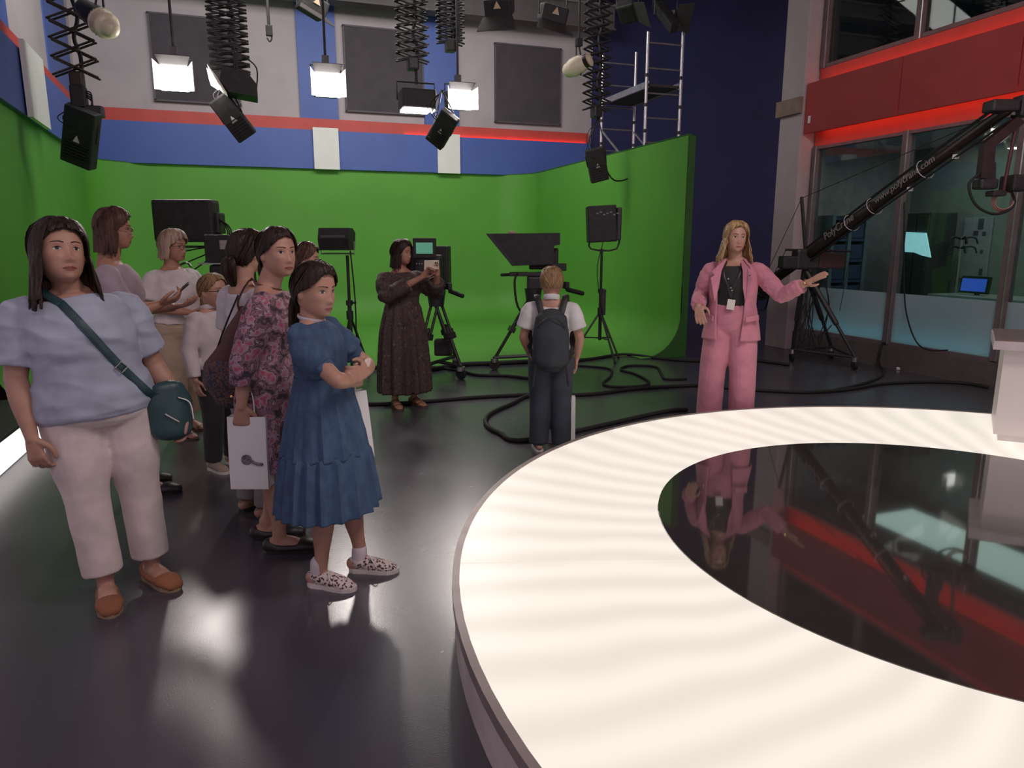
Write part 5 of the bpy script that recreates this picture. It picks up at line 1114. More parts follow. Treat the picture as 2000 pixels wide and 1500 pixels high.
def paper_bag(label, top_c, along, wd, ht, dp, tilt=None, print_=None):
    "carrier bag hanging from its rope handles; top_c world point at the middle of the mouth"
    t = thing('paper_bag', label, 'paper bag', top_c, group='white paper carrier bags'); ax = Vector((along[0], along[1], 0)).normalized(); nn = Vector((-ax.y, ax.x, 0)); dn = Vector(tilt or (0, 0, -1)).normalized()
    def q(u, v, h): return ax * u + nn * v + dn * h
    mb = MB(); hw, hd = wd / 2, dp / 2
    rg = lambda h, k: [q(-hw, -hd * k, h), q(0, -hd * k * 1.02, h), q(hw, -hd * k, h), q(hw * 0.96, 0, h), q(hw, hd * k, h), q(0, hd * k * 1.02, h), q(-hw, hd * k, h), q(-hw * 0.96, 0, h)]
    mb.loft([rg(0, 0.55), rg(ht * 0.4, 0.8), rg(ht * 0.85, 1.0), rg(ht, 1.0)], cap=False); mb.add(rg(ht, 1.0), [tuple(range(8))])
    mb.build('bag_body', M['paper'], t, solid=0.0015)
    MB().loft([[v * 1.0 for v in rg(0.0, 0.57)], [v * 1.0 for v in rg(0.035, 0.60)]], cap=False).build('folded_rim', M['paper'], t, solid=0.001)
    for s in (-1, 1):
        MB().tube([q(-hw * 0.45, s * hd * 0.5, 0.01), q(-hw * 0.38, s * hd * 0.3, -0.10), q(0, 0, -0.15), q(hw * 0.38, s * hd * 0.3, -0.10), q(hw * 0.45, s * hd * 0.5, 0.01)], 0.003, n=6, sub=4).build('rope_handle', M['rope'], t, smooth=True)
    if print_:
        pm = MB(); u0, h0, rr, sgn = print_; pm.prism([q(u0 + rr * math.cos(a), sgn * (hd * 0.93 + 0.004), h0 + rr * math.sin(a)) for a in [2 * PI * j / 20 for j in range(20)]], nn * sgn * 0.001); pm.build('printed_emblem', mat('emblem_ink', (0.05, 0.045, 0.05), 0.6, col2=(0.30, 0.28, 0.29), scale=60), t)
        pm = MB(); pm.tube([q(u0 + rr * 0.9, sgn * (hd * 0.95 + 0.004), h0 + rr * 0.3), q(u0 + rr * 1.8, sgn * (hd * 0.95 + 0.004), h0 + rr * 0.75), q(u0 + rr * 2.8, sgn * (hd * 0.95 + 0.004), h0 + rr * 0.9)], 0.008, n=6, sub=3); pm.build('printed_emblem', MATS['emblem_ink'], t)
    return t
def phone(label, c, xdir, up, m, wd=0.075, ht=0.155, lens=True):
    t = thing('smartphone', label, 'phone', c); xd = Vector(xdir).normalized(); upv_ = Vector(up).normalized(); nn = xd.cross(upv_).normalized(); q = Matrix((xd, nn, upv_)).transposed()
    MB().box((0, 0, 0), (wd, 0.009, ht), rot=q, bev=0.004).build('case', m, t)
    if lens:
        for k in range(3): c0 = q @ Vector((wd * (0.22 - 0.3 * (k == 2)), 0, ht * 0.36 - 0.02 * (k == 1))); MB().cyl(c0 - nn * 0.007, c0 + nn * 0.007, 0.008, n=12).build('lens', M['black'], t)
    return t
def facing(loc, deg):
    f = Vector((loc[0], loc[1], 0)).normalized(); r = Vector((f.y, -f.x, 0)); a = R(deg); v = -f * math.cos(a) + r * math.sin(a); return (v.x, v.y)
C = lambda n, c, **k: mat(n, c, k.pop('rough', 0.8), bump=k.pop('bump', 0.12), bscale=k.pop('bscale', 220), sheen=0.15, **k)
TEE = C('tee_pale_blue', (0.40, 0.44, 0.56)); CREAM = C('trousers_cream', (0.70, 0.60, 0.58)); 
def surf_strap(P, o, name, m, path, wd, parent, lift=0.006, inv=None):
    "flat strap laid on the front of garment o along local (x, z) points"
    me = o.data; bv = BVHTree.FromPolygons([v.co for v in me.vertices], [tuple(f.vertices) for f in me.polygons]); pts = []
    N = 26; P3 = [Vector((x, 0, z)) for x, z in path]; S_, _ = catmull(P3, [(1, 1)] * len(P3), N)
    for q in S_[::2]:
        h = bv.ray_cast(Vector((q.x, -1.0, q.z)), Vector((0, 1, 0)))
        y = h[0].y if h[0] is not None else (pts[-1].y if pts else -0.1)
        pts.append(Vector((q.x, y - lift, q.z)))
    sm = [pts[0]] + [(a + b * 2 + c) / 4 for a, b, c in zip(pts[:-2], pts[1:-1], pts[2:])] + [pts[-1]]
    if inv is not None: sm = [inv @ v for v in sm]
    tang = (sm[-1] - sm[0]).normalized(); side = tang.cross(Vector((0, -1, 0)))
    MB().tube(sm, [(wd / 2, 0.003)] * len(sm), ref=side, n=8, sub=1).build(name, m, parent, smooth=True)
    return sm
# ---------------------------------------------------------------- woman in the pale blue tee (foreground left)
loc = atz(232, 1150, 0); H = zat(110, 434, loc)
P = person('woman in pale blue tee and cream trousers with teal crossbody bag, far left foreground', (loc.x, loc.y), facing(loc, 8), H, fat=1.28, wid=1.06, limb=1.12, headk=1.14, head=(R(10), R(-12), R(3)), voxel=0.006, skin='skin',
           pose=dict(lean=(-0.09, 0), sh=0.112, Rel=(-0.158, 0.012, 0.615), Rwr=(-0.155, -0.035, 0.470), Lel=(0.160, 0.020, 0.620), Lwr=(0.205, -0.025, 0.485), hip=0.058, Rkn=(-0.052, -0.03, 0.275), Ran=(-0.035, -0.045, 0.04), Lkn=(0.078, 0.0, 0.275), Lan=(0.090, 0.0, 0.04), Rtoe=(-0.10, -1, 0), Ltoe=(0.28, -1, 0), Rcurl=0.55, Lcurl=0.5, Rhd=(0.1, -0.15, -1), Rpn=(0.7, 0.7, 0), Lhd=(0.0, -0.1, -1)))
hair(P, 'h_black', -0.085, length=0.20, lwin=1.10, off=0.013, flare=0.26, wave=0.06, nlock=150, seed=2, front_z=0.070)
shirt = garment(P, 'tee', TEE, [t_torso(P, 0.018, 0.495, 0.805), t_sleeve(P, 'R', 0.013, 0.76, flare=0.010), t_sleeve(P, 'L', 0.013, 0.76, flare=0.010)], wr=0.010, sc=(5, 5, 13))
trousers(P, CREAM, infl=0.010, hem=0.080, knee=0.046, end=0.043, thigh=0.064, top=0.53, wr=0.006)
for k in 'RL': shoe(P, k, mat('espadrille_tan', (0.30, 0.115, 0.055), 0.8, bump=0.2, bscale=150), mat('jute_sole', (0.38, 0.26, 0.17), 0.9, bump=0.5, bscale=160), 'flat', name='espadrille')
P1 = P; TEAL = mat('teal_leather', (0.030, 0.075, 0.085), 0.4, bump=0.1, bscale=120)
bag = thing('crossbody_bag', 'dark teal crossbody bag on the hip of the woman in blue', 'handbag', wp(P, (0.275, -0.085, 0.50 * H)), P.t.rotation_euler.z)
iv = Matrix.Translation(-Vector((0.275, -0.085, 0.50 * H)))
mb = MB(); mb.tube([(0, 0.0, 0.10), (0, 0, 0.02), (0, 0, -0.10)], [(0.070, 0.035), (0.100, 0.045), (0.090, 0.045)], ref=X1, n=20, sub=4); mb.build('bag_body', TEAL, bag, smooth=True)
MB().tube([(0.03, -0.046, 0.06), (0.075, -0.043, 0.03), (0.085, -0.044, -0.05)], 0.005, n=6).build('zip', M['steel'], bag, smooth=True)
MB().tube([(-0.03, -0.048, -0.01), (0.02, -0.05, -0.05)], 0.006, n=6, sub=1).build('clasp', M['steel'], bag)
sm = surf_strap(P, shirt, 'strap', TEAL, [(-0.105, 0.805 * H), (-0.03, 0.735 * H), (0.06, 0.655 * H), (0.15, 0.585 * H), (0.205, 0.545 * H)], 0.034, bag, 0.008, iv)
a, b = sm[-1], Vector((-0.02, -0.02, 0.08)); MB().tube([a, (a + b) / 2, b], [(0.016, 0.003)] * 3, ref=Vector((0.5, -0.5, 0.5)), n=8).build('strap', TEAL, bag, smooth=True)
c = sm[int(len(sm) * 0.55)]; MB().tube([c + Vector((0.024 * x, -0.008, 0.024 * z)) for x, z in ((-1, 0), (0, 1), (1, 0), (0, -1), (-1, 0))], 0.0035, n=6, sub=1).build('buckle', M['steel'], bag)
sh = P.arm['R'][0]; MB().tube([sm[0], iv @ (J(P, (-0.075, 0.01, 0.838))), iv @ J(P, (-0.03, 0.10, 0.78))], [(0.017, 0.003)] * 3, ref=Vector((0.7, 0, 0.3)), n=8).build('strap', TEAL, bag, smooth=True)
MB().tube([J(P, P.pose['Rwr']) + Vector((0.0, -0.02, -0.115)) + Vector((0.012 * math.cos(a), 0.012 * math.sin(a), 0)) for a in [2 * PI * j / 10 for j in range(11)]], 0.002, n=6, sub=1).build('ring', M['steel'], P.t)

# ---------------------------------------------------------------- woman in profile with glasses, reading her phone
loc = atz(268, 958, 0); H = zat(205, 408, loc)
P = person('brown haired woman in profile with glasses looking down at her phone', (loc.x, loc.y), facing(loc, 82), H, fat=1.05, head=(R(4), R(4), 0), voxel=0.0075, skin='skin2',
           pose=dict(Rel=(-0.125, -0.045, 0.650), Rwr=(-0.085, -0.140, 0.680), Rhd=(0.15, -1, 0.35), Rpn=(0.4, 0, 1), Rcurl=0.55, Lel=(0.125, -0.03, 0.65), Lwr=(0.03, -0.17, 0.66), Lhd=(-0.5, -1, 0.2), Lpn=(0, 0, 1), Rtoe=(-0.1, -1, 0), Ran=(-0.06, -0.03, 0.04)))
hair(P, 'h_brown', -0.09, length=0.15, lwin=1.35, off=0.013, nlock=110, seed=4, front_z=0.072)
MAUVE = C('tee_mauve_grey', (0.36, 0.28, 0.33))
garment(P, 'top', MAUVE, [t_torso(P, 0.014, 0.52, 0.806), t_sleeve(P, 'R', 0.016, 0.85, flare=0.012), t_sleeve(P, 'L', 0.016, 0.85, flare=0.012)], wr=0.005)
lofted(P, 'skirt', C('skirt_dark', (0.035, 0.03, 0.045)), [(0.58, 0.088, 0.068, 0.0, 0), (0.52, 0.112, 0.086, 0.006, 0.001), (0.40, 0.118, 0.095, 0.004, 0.005), (0.30, 0.122, 0.10, 0.0, 0.008)], 10)
for k in 'RL': shoe(P, k, M['black'], M['rubber'], 'flat', name='flat_shoe')
glasses(P, mat('glasses_wire', (0.35, 0.28, 0.25), 0.3, 0.8))
wr = P.arm['R'][2]; phone('dark phone held up by the woman in profile', wp(P, wr + Vector((0.035, -0.115, 0.075))), wdir(P, (1, 0, 0.15)), wdir(P, (0, -0.75, 0.66)), M['blackm'])

# ---------------------------------------------------------------- blonde woman in white tee
loc = atz(368, 846, 0); H = zat(330, 451, loc)
P = person('short haired blonde woman with glasses, white tee and beige trousers', (loc.x, loc.y), facing(loc, 42), H, fat=1.16, wid=1.05, headk=1.05, head=(R(12), R(5), 0), skin='skin2', voxel=0.008,
           pose=dict(Rel=(-0.150, 0.01, 0.645), Rwr=(-0.055, -0.150, 0.620), Rhd=(0.8, -0.6, 0.1), Rpn=(0, 0.3, 1), Lel=(0.150, -0.01, 0.645), Lwr=(0.085, -0.155, 0.635), Lhd=(-0.7, -0.7, 0.2), Lpn=(0, 0.3, 1), Rcurl=0.6, Lcurl=0.6, Ran=(-0.06, -0.02, 0.04), Lan=(0.06, 0.06, 0.04)))
hair(P, 'h_grey', -0.085, length=0.105, lwin=1.35, off=0.016, nlock=110, seed=6, flare=0.10, front_z=0.062, lock_w=0.011)
WHT = C('tee_white', (0.62, 0.55, 0.57)); BEI = C('trousers_beige', (0.42, 0.31, 0.23))
garment(P, 'tee', WHT, [t_torso(P, 0.020, 0.55, 0.806), t_sleeve(P, 'R', 0.022, 0.75, flare=0.014), t_sleeve(P, 'L', 0.022, 0.75, flare=0.014)], wr=0.006)
trousers(P, BEI, infl=0.012, hem=0.11, knee=0.046, end=0.042, thigh=0.064, top=0.60, wr=0.006)
for k in 'RL': shoe(P, k, mat('sandal_brown', (0.16, 0.07, 0.05), 0.5), mat('sandal_sole', (0.09, 0.05, 0.04), 0.7), 'sandal', name='sandal')
glasses(P, mat('glasses_dark', (0.06, 0.045, 0.045), 0.3))
phone('dark phone in the hands of the blonde woman', wp(P, Vector((0.03, -0.30, 0.655 * H))), wdir(P, (1, 0.2, 0)), wdir(P, (0, -0.8, 0.5)), M['blackm'])
MB().tube([J(P, (0.062, -0.05, 0.828)), J(P, (0.072, -0.01, 0.852)), J(P, (0.075, 0.05, 0.82)), J(P, (0.07, 0.09, 0.70))], [(0.016, 0.004)] * 4, ref=X1, n=8).build('bag_strap', M['black'], P.t, smooth=True)

# ---------------------------------------------------------------- boy with glasses
loc = atz(440, 912, 0); H = zat(424, 535, loc)
P = person('boy with glasses in a white long sleeved shirt and dark trousers', (loc.x, loc.y), facing(loc, 40), H, torso=M_TORSO, headk=1.12, head=(R(6), R(2), 0), skin='skin', voxel=0.007, pose=dict(sh=0.106, Rel=(-0.140, 0.02, 0.635), Rwr=(-0.145, -0.01, 0.49)))
hair(P, 'h_fair', -0.045, off=0.005, nlock=130, seed=8, front_z=0.082, lock_w=0.007)
SHI = C('shirt_white', (0.66, 0.58, 0.60))
garment(P, 'shirt', SHI, [t_torso(P, 0.018, 0.50, 0.82), t_sleeve(P, 'R', 0.014, 1, 0.92), t_sleeve(P, 'L', 0.014, 1, 0.92)], wr=0.005)
MB().tube([P.nb + Vector((0.062 * math.sin(a), -0.062 * math.cos(a), 0.03 + 0.012 * math.cos(a))) for a in [0.25 + (2 * PI - 0.5) * j / 14 for j in range(15)]], [(0.017, 0.004)] * 15, ref=Vector((0, 0, 1)), n=8, sub=2).build('collar', SHI, P.t, smooth=True)
trousers(P, C('trousers_black', (0.018, 0.017, 0.022)), infl=0.010, hem=0.05, knee=0.044, end=0.036, thigh=0.060, top=0.56)
for k in 'RL': shoe(P, k, mat('sneaker_pale', (0.36, 0.27, 0.22), 0.7), mat('sneaker_sole', (0.72, 0.68, 0.65), 0.6), 'closed', 0.045, name='sneaker')
glasses(P, MATS['glasses_dark'])

# ---------------------------------------------------------------- dark haired woman from behind with leather shoulder bag
loc = atz(512, 1000, 0); H = zat(488, 452, loc)
P = person('dark haired woman seen from behind in a white top with a leather bag', (loc.x, loc.y), facing(loc, 118), H, head=(R(8), 0, 0), voxel=0.008, skin='skin', pose=dict(Rel=(-0.13, 0.03, 0.64), Rwr=(-0.10, -0.08, 0.54)))
hair(P, 'h_black', -0.085, off=0.014, nlock=100, seed=10, front_z=0.072)
ponytail(P, 'h_black', 0.16, -0.03, 0.05)
garment(P, 'top', C('top_white', (0.60, 0.55, 0.58)), [t_torso(P, 0.014, 0.52, 0.806), t_sleeve(P, 'R', 0.016, 0.7, flare=0.01), t_sleeve(P, 'L', 0.016, 0.7, flare=0.01)], wr=0.005)
trousers(P, C('trousers_grey', (0.22, 0.20, 0.20)), infl=0.010, hem=0.045, knee=0.044, end=0.038, top=0.58)
for k in 'RL': shoe(P, k, mat('shoe_tan', (0.22, 0.13, 0.08), 0.6), M['rubber'], 'closed', 0.045, name='shoe')
LEA = mat('brown_leather', (0.075, 0.022, 0.022), 0.45, bump=0.15, bscale=60); EMB = ramp_mat('embroidered_panel', [(0.0, (0.02, 0.02, 0.05)), (0.35, (0.05, 0.05, 0.09)), (0.5, (0.18, 0.08, 0.04)), (0.7, (0.03, 0.03, 0.06))], 45)
lc = Vector((-0.17, 0.20, 0)) if False else None
bc = aty(447, 725, loc.y - 0.14); bg_ = thing('shoulder_bag', 'brown leather shoulder bag with embroidered lower part beside the floral dress', 'handbag', bc)
u = RIGHT; v = FWD
mb = MB(); mb.tube([ZZ * 0.34 + u * 0.10, ZZ * 0.18 + u * 0.06, ZZ * 0.0], [(0.02, 0.02), (0.075, 0.045), (0.135, 0.06)], ref=u, n=20, sub=4); mb.build('leather_top', LEA, bg_, smooth=True)
mb = MB(); mb.tube([ZZ * 0.03, ZZ * -0.06, ZZ * -0.16], [(0.138, 0.064), (0.150, 0.068), (0.09, 0.05)], ref=u, n=20, sub=4); mb.build('embroidered_base', EMB, bg_, smooth=True)
MB().ball(ZZ * -0.13 - v * 0.062 + u * 0.03, 0.012, 10, 8).build('clasp', M['gold'], bg_)
shw = wp(P, J(P, (-0.085, 0.02, 0.835))) - bc
MB().tube([u * 0.09 + ZZ * 0.32, shw * 0.6 + ZZ * 0.10 - v * 0.05, shw + ZZ * 0.015, shw + v * 0.12 - ZZ * 0.15], [(0.013, 0.004)] * 4, ref=v, n=8).build('strap', LEA, bg_, smooth=True)
MB().tube([-u * 0.10 + ZZ * 0.02, -u * 0.0 + ZZ * 0.25, shw * 0.85 - u * 0.06], [(0.010, 0.004)] * 3, ref=v, n=8).build('strap', M['black'], bg_, smooth=True)

# ---------------------------------------------------------------- woman in floral dress
loc = atz(548, 1062, 0); H = zat(552, 447, loc)
P = person('woman in a pink and black floral dress looking back at the camera', (loc.x, loc.y), facing(loc, 78), H, fat=1.08, headk=1.05, head=(R(-46), R(-2), 0), voxel=0.006, skin='skin',
           pose=dict(lean=(0, -0.07), Rel=(-0.135, 0.045, 0.635), Rwr=(-0.135, 0.055, 0.49), Rhd=(0.1, 0.1, -1), Rcurl=0.9, Rtoe=(0, -1, 0), Ran=(-0.06, -0.01, 0.04), Lan=(0.055, 0.055, 0.04)))
hair(P, 'h_black', -0.075, off=0.008, nlock=90, seed=12, front_z=0.074, lock_w=0.010); ponytail(P, 'h_black', 0.14, -0.03, 0.035)
FLO = ramp_mat('floral_print', [(0.0, (0.30, 0.035, 0.075)), (0.22, (0.40, 0.10, 0.17)), (0.34, (0.34, 0.20, 0.26)), (0.46, (0.42, 0.30, 0.35)), (0.50, (0.03, 0.02, 0.03)), (0.60, (0.30, 0.15, 0.20)), (0.72, (0.05, 0.035, 0.045))], 17, dist=0.16, detail=5)
garment(P, 'dress_bodice', FLO, [t_torso(P, 0.018, 0.50, 0.812), t_sleeve(P, 'R', 0.020, 1, 0.55, flare=0.008), t_sleeve(P, 'L', 0.020, 1, 0.55, flare=0.008)], wr=0.005)
lofted(P, 'dress_skirt', FLO, [(0.66, 0.092, 0.074, 0.0, 0), (0.58, 0.108, 0.088, 0.004, 0.002), (0.50, 0.116, 0.096, 0.008, 0.003), (0.38, 0.120, 0.10, 0.006, 0.006), (0.275, 0.124, 0.104, 0.004, 0.009)], 9, wr=0.004)
MB().tube([P.nb + Vector((0.072 * math.sin(a), -0.064 * math.cos(a) - 0.006, 0.028 - 0.02 * math.cos(a))) for a in [2 * PI * j / 18 for j in range(19)]], [(0.006, 0.003)] * 19, ref=ZZ, n=6, sub=2).build('beaded_neckline', mat('beads_brown', (0.18, 0.07, 0.04), 0.4, col2=(0.04, 0.02, 0.015), scale=120), P.t, smooth=True)
for k in 'RL': shoe(P, k, M['black'], M['rubber'], 'flat', name='flat_shoe')
hw = wp(P, J(P, P.pose['Rwr']) + Vector((0.01, 0.0, -0.14))); tb = aty(484, 812, hw.y + 0.02)
paper_bag('white paper bag with round dark emblem hanging behind the floral dress', Vector((tb.x, hw.y + 0.02, tb.z)), RIGHT, 0.185, 0.36, 0.09, print_=(-0.005, 0.21, 0.026, -1))

# ---------------------------------------------------------------- girl in denim dress
loc = atz(652, 1128, 0); H = zat(604, 514, loc)
P = person('girl in a denim dress with crossed arms and spotted sneakers', (loc.x, loc.y), facing(loc, 66), H, torso=M_TORSO, headk=1.10, head=(R(-22), R(6), 0), voxel=0.006, skin='skin',
           pose=dict(lean=(0, 0.05), sh=0.100, Rel=(-0.150, -0.115, 0.680), Rwr=(-0.045, -0.120, 0.655), Rhd=(1, -0.1, 0.05), Rpn=(0, 1, 0), Rcurl=0.95, Lel=(0.140, -0.10, 0.675), Lwr=(-0.010, -0.150, 0.680), Lhd=(-1, 0.1, 0.05), Lpn=(0, 1, 0), Lcurl=0.7,
                     Rkn=(-0.055, -0.02, 0.275), Ran=(-0.060, 0.02, 0.04), Lkn=(0.06, -0.05, 0.275), Lan=(0.06, -0.07, 0.04), Rtoe=(-0.1, -1, 0), Ltoe=(0.1, -1, 0)))
hair(P, 'h_black', -0.075, off=0.009, nlock=100, seed=14, front_z=0.076, lock_w=0.010); ponytail(P, 'h_black', 0.26, -0.04, 0.028)
DEN = mat('denim_blue', (0.060, 0.115, 0.21), 0.85, col2=(0.038, 0.075, 0.15), scale=30, bump=0.25, bscale=300, stretch=(1, 1, 0.5))
garment(P, 'dress_bodice', DEN, [t_torso(P, 0.018, 0.58, 0.822)], wr=0.005)
for k in 'RL':
    sh_, el_, _ = P.arm[k]; mb = MB(); mb.tube([sh_ + Vector((0, 0, 0.035)), sh_.lerp(el_, 0.25), sh_.lerp(el_, 0.52), sh_.lerp(el_, 0.62)], [0.055, 0.078, 0.070, 0.046], n=18, sub=4)
    me = remesh(mb, 0.008, 3); wrinkle(me, fold(0.007, (18, 18, 18), 3)); so = place('puff_sleeve', me, DEN, P.t, smooth=True)
    MB().tube([sh_.lerp(el_, 0.60), sh_.lerp(el_, 0.66)], [0.048, 0.050], n=20, sub=1, round_=False).build('cuff', DEN, so, smooth=True)
lofted(P, 'dress_skirt', DEN, [(0.665, 0.094, 0.076, -0.004, 0.001), (0.62, 0.102, 0.084, 0.0, 0.003), (0.52, 0.128, 0.108, 0.006, 0.005), (0.425, 0.146, 0.126, 0.006, 0.006)], 17, wr=0.003)
lofted(P, 'dress_lower_tier', DEN, [(0.435, 0.143, 0.123, 0.006, 0.005), (0.42, 0.150, 0.130, 0.006, 0.007), (0.33, 0.165, 0.144, 0.008, 0.008), (0.245, 0.176, 0.155, 0.008, 0.009)], 21, wr=0.003)
MB().tube([P.nb + Vector((0.060 * math.sin(a), -0.058 * math.cos(a), 0.034 - 0.012 * math.cos(a))) for a in [2 * PI * j / 18 for j in range(19)]], [(0.008, 0.003)] * 19, ref=ZZ, n=6, sub=2).build('collar', SHI, P.t, smooth=True)
SPOT = ramp_mat('spotted_canvas', [(0.0, (0.05, 0.025, 0.025)), (0.36, (0.06, 0.03, 0.03)), (0.44, (0.62, 0.52, 0.50)), (0.9, (0.68, 0.58, 0.56))], 70, dist=0.02)
for k in 'RL': shoe(P, k, SPOT, mat('sneaker_white_sole', (0.70, 0.64, 0.62), 0.6), 'closed', 0.048, name='sneaker', sock=mat('sock_white', (0.66, 0.60, 0.64), 0.9), laces=M['rope'])
PG = P; bt_ = aty(674, 766, loc.y + 0.12)
paper_bag('white paper bag hanging from the crossed arms of the denim girl', bt_ + RIGHT * 0.0, RIGHT * 0.75 + FWD * 0.66, 0.20, 0.35, 0.09, tilt=(0.05, -0.01, -1))

# ---------------------------------------------------------------- visitor almost hidden behind the floral dress
pz_ = aty(590, 500, 5.0); H = zat(590, 476, (pz_.x, pz_.y))
P = person('brown haired visitor almost hidden behind the woman in floral dress', (pz_.x, pz_.y), facing((pz_.x, pz_.y), 75), min(H, 1.72), voxel=0.010, skin='skin')
hair(P, 'h_brown', -0.085, off=0.012, nlock=60, seed=15); garment(P, 'top', C('top_plum', (0.10, 0.06, 0.08)), [t_torso(P, 0.014, 0.50, 0.806), t_sleeve(P, 'R', 0.014, 1, 0.9), t_sleeve(P, 'L', 0.014, 1, 0.9)], wr=0.004, voxel=0.012)
trousers(P, MATS['trousers_black'], infl=0.010, top=0.56); glasses(P, MATS['glasses_wire'])
for k in 'RL': shoe(P, k, M['black'], M['rubber'], 'closed', 0.045)

# ---------------------------------------------------------------- woman in long dark dress taking a photo
loc = atz(792, 793, 0); H = zat(768, 470, loc)
P = person('woman in a long dark patterned dress taking a photo with her phone', (loc.x, loc.y), facing(loc, 22), H, fat=1.10, head=(R(34), R(3), 0), voxel=0.008, skin='skin2',
           pose=dict(Rel=(-0.130, -0.075, 0.68), Rwr=(0.045, -0.20, 0.795), Rhd=(0.55, -0.35, 0.75), Rpn=(0.3, -0.6, 0), Rcurl=0.6, Lel=(0.185, -0.07, 0.69), Lwr=(0.150, -0.18, 0.806), Lhd=(-0.35, -0.25, 0.9), Lpn=(-0.4, -0.6, 0), Lcurl=0.6, Rtoe=(-0.12, -1, 0), Ltoe=(0.25, -1, 0), Rkn=(-0.06, -0.01, 0.275)))
hair(P, 'h_black', -0.09, length=0.155, lwin=1.15, off=0.016, nlock=110, seed=16, flare=0.15, front_z=0.07)
DRK = ramp_mat('dark_paisley_print', [(0.0, (0.24, 0.18, 0.15)), (0.15, (0.13, 0.085, 0.07)), (0.35, (0.030, 0.024, 0.022)), (0.6, (0.085, 0.045, 0.042)), (0.8, (0.022, 0.018, 0.017))], 26, dist=0.12, detail=4)
garment(P, 'dress_bodice', DRK, [t_torso(P, 0.020, 0.56, 0.812), t_sleeve(P, 'R', 0.026, 1, 0.62, flare=0.016), t_sleeve(P, 'L', 0.026, 1, 0.62, flare=0.016)], wr=0.007)
lofted(P, 'dress_skirt', DRK, [(0.655, 0.092, 0.074, 0.0, 0.001), (0.60, 0.110, 0.09, 0.0, 0.004), (0.45, 0.140, 0.115, 0.004, 0.007), (0.25, 0.155, 0.128, 0.004, 0.010), (0.095, 0.160, 0.135, 0.002, 0.012)], 15, wr=0.004)
for k in 'RL': shoe(P, k, MATS['sandal_brown'], MATS['sandal_sole'], 'sandal', name='sandal')
a_, b_ = P.arm['R'][2], P.arm['L'][2]; mid = (a_ + b_) / 2 + Vector((-0.005, -0.055, 0.10))
phone('cream phone held sideways by the woman in the dark dress', wp(P, mid), wdir(P, (0, -0.12, 1)), wdir(P, (1, 0.15, 0)), mat('phone_cream', (0.62, 0.54, 0.44), 0.4), 0.085, 0.16)

# ---------------------------------------------------------------- boy with backpack, seen from behind
loc = atz(1074, 878, 0); H = zat(1075, 522, loc)
P = person('fair haired boy seen from behind in white shirt and dark jeans', (loc.x, loc.y), facing(loc, 180), H, torso=M_TORSO, headk=1.10, head=(R(4), R(3), 0), voxel=0.008, skin='skin',
           pose=dict(sh=0.110, Rel=(-0.155, 0.015, 0.625), Rwr=(-0.140, -0.035, 0.505), Lel=(0.150, 0.0, 0.63), Lwr=(0.12, -0.07, 0.53), Rkn=(-0.056, -0.005, 0.275), Lkn=(0.056, -0.005, 0.275)))
hair(P, 'h_fair', -0.042, off=0.007, nlock=190, seed=18, front_z=0.06, lock_w=0.007)
garment(P, 'shirt', C('polo_white', (0.66, 0.65, 0.66)), [t_torso(P, 0.026, 0.455, 0.82), t_sleeve(P, 'R', 0.020, 0.66, flare=0.014), t_sleeve(P, 'L', 0.020, 0.66, flare=0.014)], wr=0.006)
MB().tube([P.nb + Vector((0.058 * math.sin(a), -0.056 * math.cos(a), 0.038 - 0.012 * math.cos(a))) for a in [2 * PI * j / 18 for j in range(19)]], [(0.020, 0.004)] * 19, ref=ZZ, n=8, sub=2).build('collar', MATS['polo_white'], P.t, smooth=True)
trousers(P, mat('jeans_dark', (0.040, 0.050, 0.068), 0.85, bump=0.2, bscale=250), 'jeans', infl=0.014, hem=0.04, knee=0.048, end=0.044, thigh=0.064, top=0.56)
for k in 'RL': shoe(P, k, mat('sneaker_grey', (0.12, 0.12, 0.13), 0.7), MATS['sneaker_sole'], 'closed', 0.045, name='sneaker')
bp = thing('backpack', 'dark blue grey backpack worn by the fair haired boy', 'backpack', wp(P, (0, 0.165, 0.64 * H)), P.t.rotation_euler.z); BPM = mat('backpack_cloth', (0.026, 0.034, 0.042), 0.7, bump=0.2, bscale=180)
mb = MB(); mb.tube([(0, -0.005, 0.185), (0, 0, 0.14), (0, 0.01, 0.0), (0, 0.012, -0.16), (0, 0.0, -0.21)], [(0.07, 0.03), (0.115, 0.055), (0.135, 0.075), (0.130, 0.075), (0.09, 0.05)], ref=X1, n=28, sub=4)
me = remesh(mb, 0.009, 4); wrinkle(me, fold(0.005, (9, 9, 7), 2)); place('pack_body', me, BPM, bp, smooth=True)
MB().tube([(-0.105, 0.055, 0.08), (-0.05, 0.078, 0.14), (0, 0.075, 0.16), (0.05, 0.078, 0.14), (0.105, 0.055, 0.08)], 0.004, n=6).build('zip', M['black'], bp, smooth=True)
for s in (-1, 1):
    top = Vector((s * 0.07, -0.02, 0.17)); pts = [top, J(P, (s * 0.072, 0.05, 0.84)) - Vector((0, 0.165, 0.64 * H)), J(P, (s * 0.078, -0.03, 0.845)) - Vector((0, 0.165, 0.64 * H)), J(P, (s * 0.085, -0.085, 0.74)) - Vector((0, 0.165, 0.64 * H)), J(P, (s * 0.115, -0.03, 0.60)) - Vector((0, 0.165, 0.64 * H)), Vector((s * 0.12, 0.0, -0.17))]
    MB().tube(pts, [(0.024, 0.006)] * 6, ref=X1, n=8, sub=4).build('shoulder_strap', M['blackm'], bp, smooth=True)
    MB().tube([Vector((s * 0.11, 0.03, -0.17)), Vector((s * 0.13, 0.0, -0.32)), Vector((s * 0.135, 0.0, -0.36))], [(0.010, 0.003)] * 3, ref=X1, n=6).build('loose_strap', M['blackm'], bp, smooth=True)
q = loc + FWD * 0.22 + RIGHT * 0.10; tz = zat(1105, 782, q)
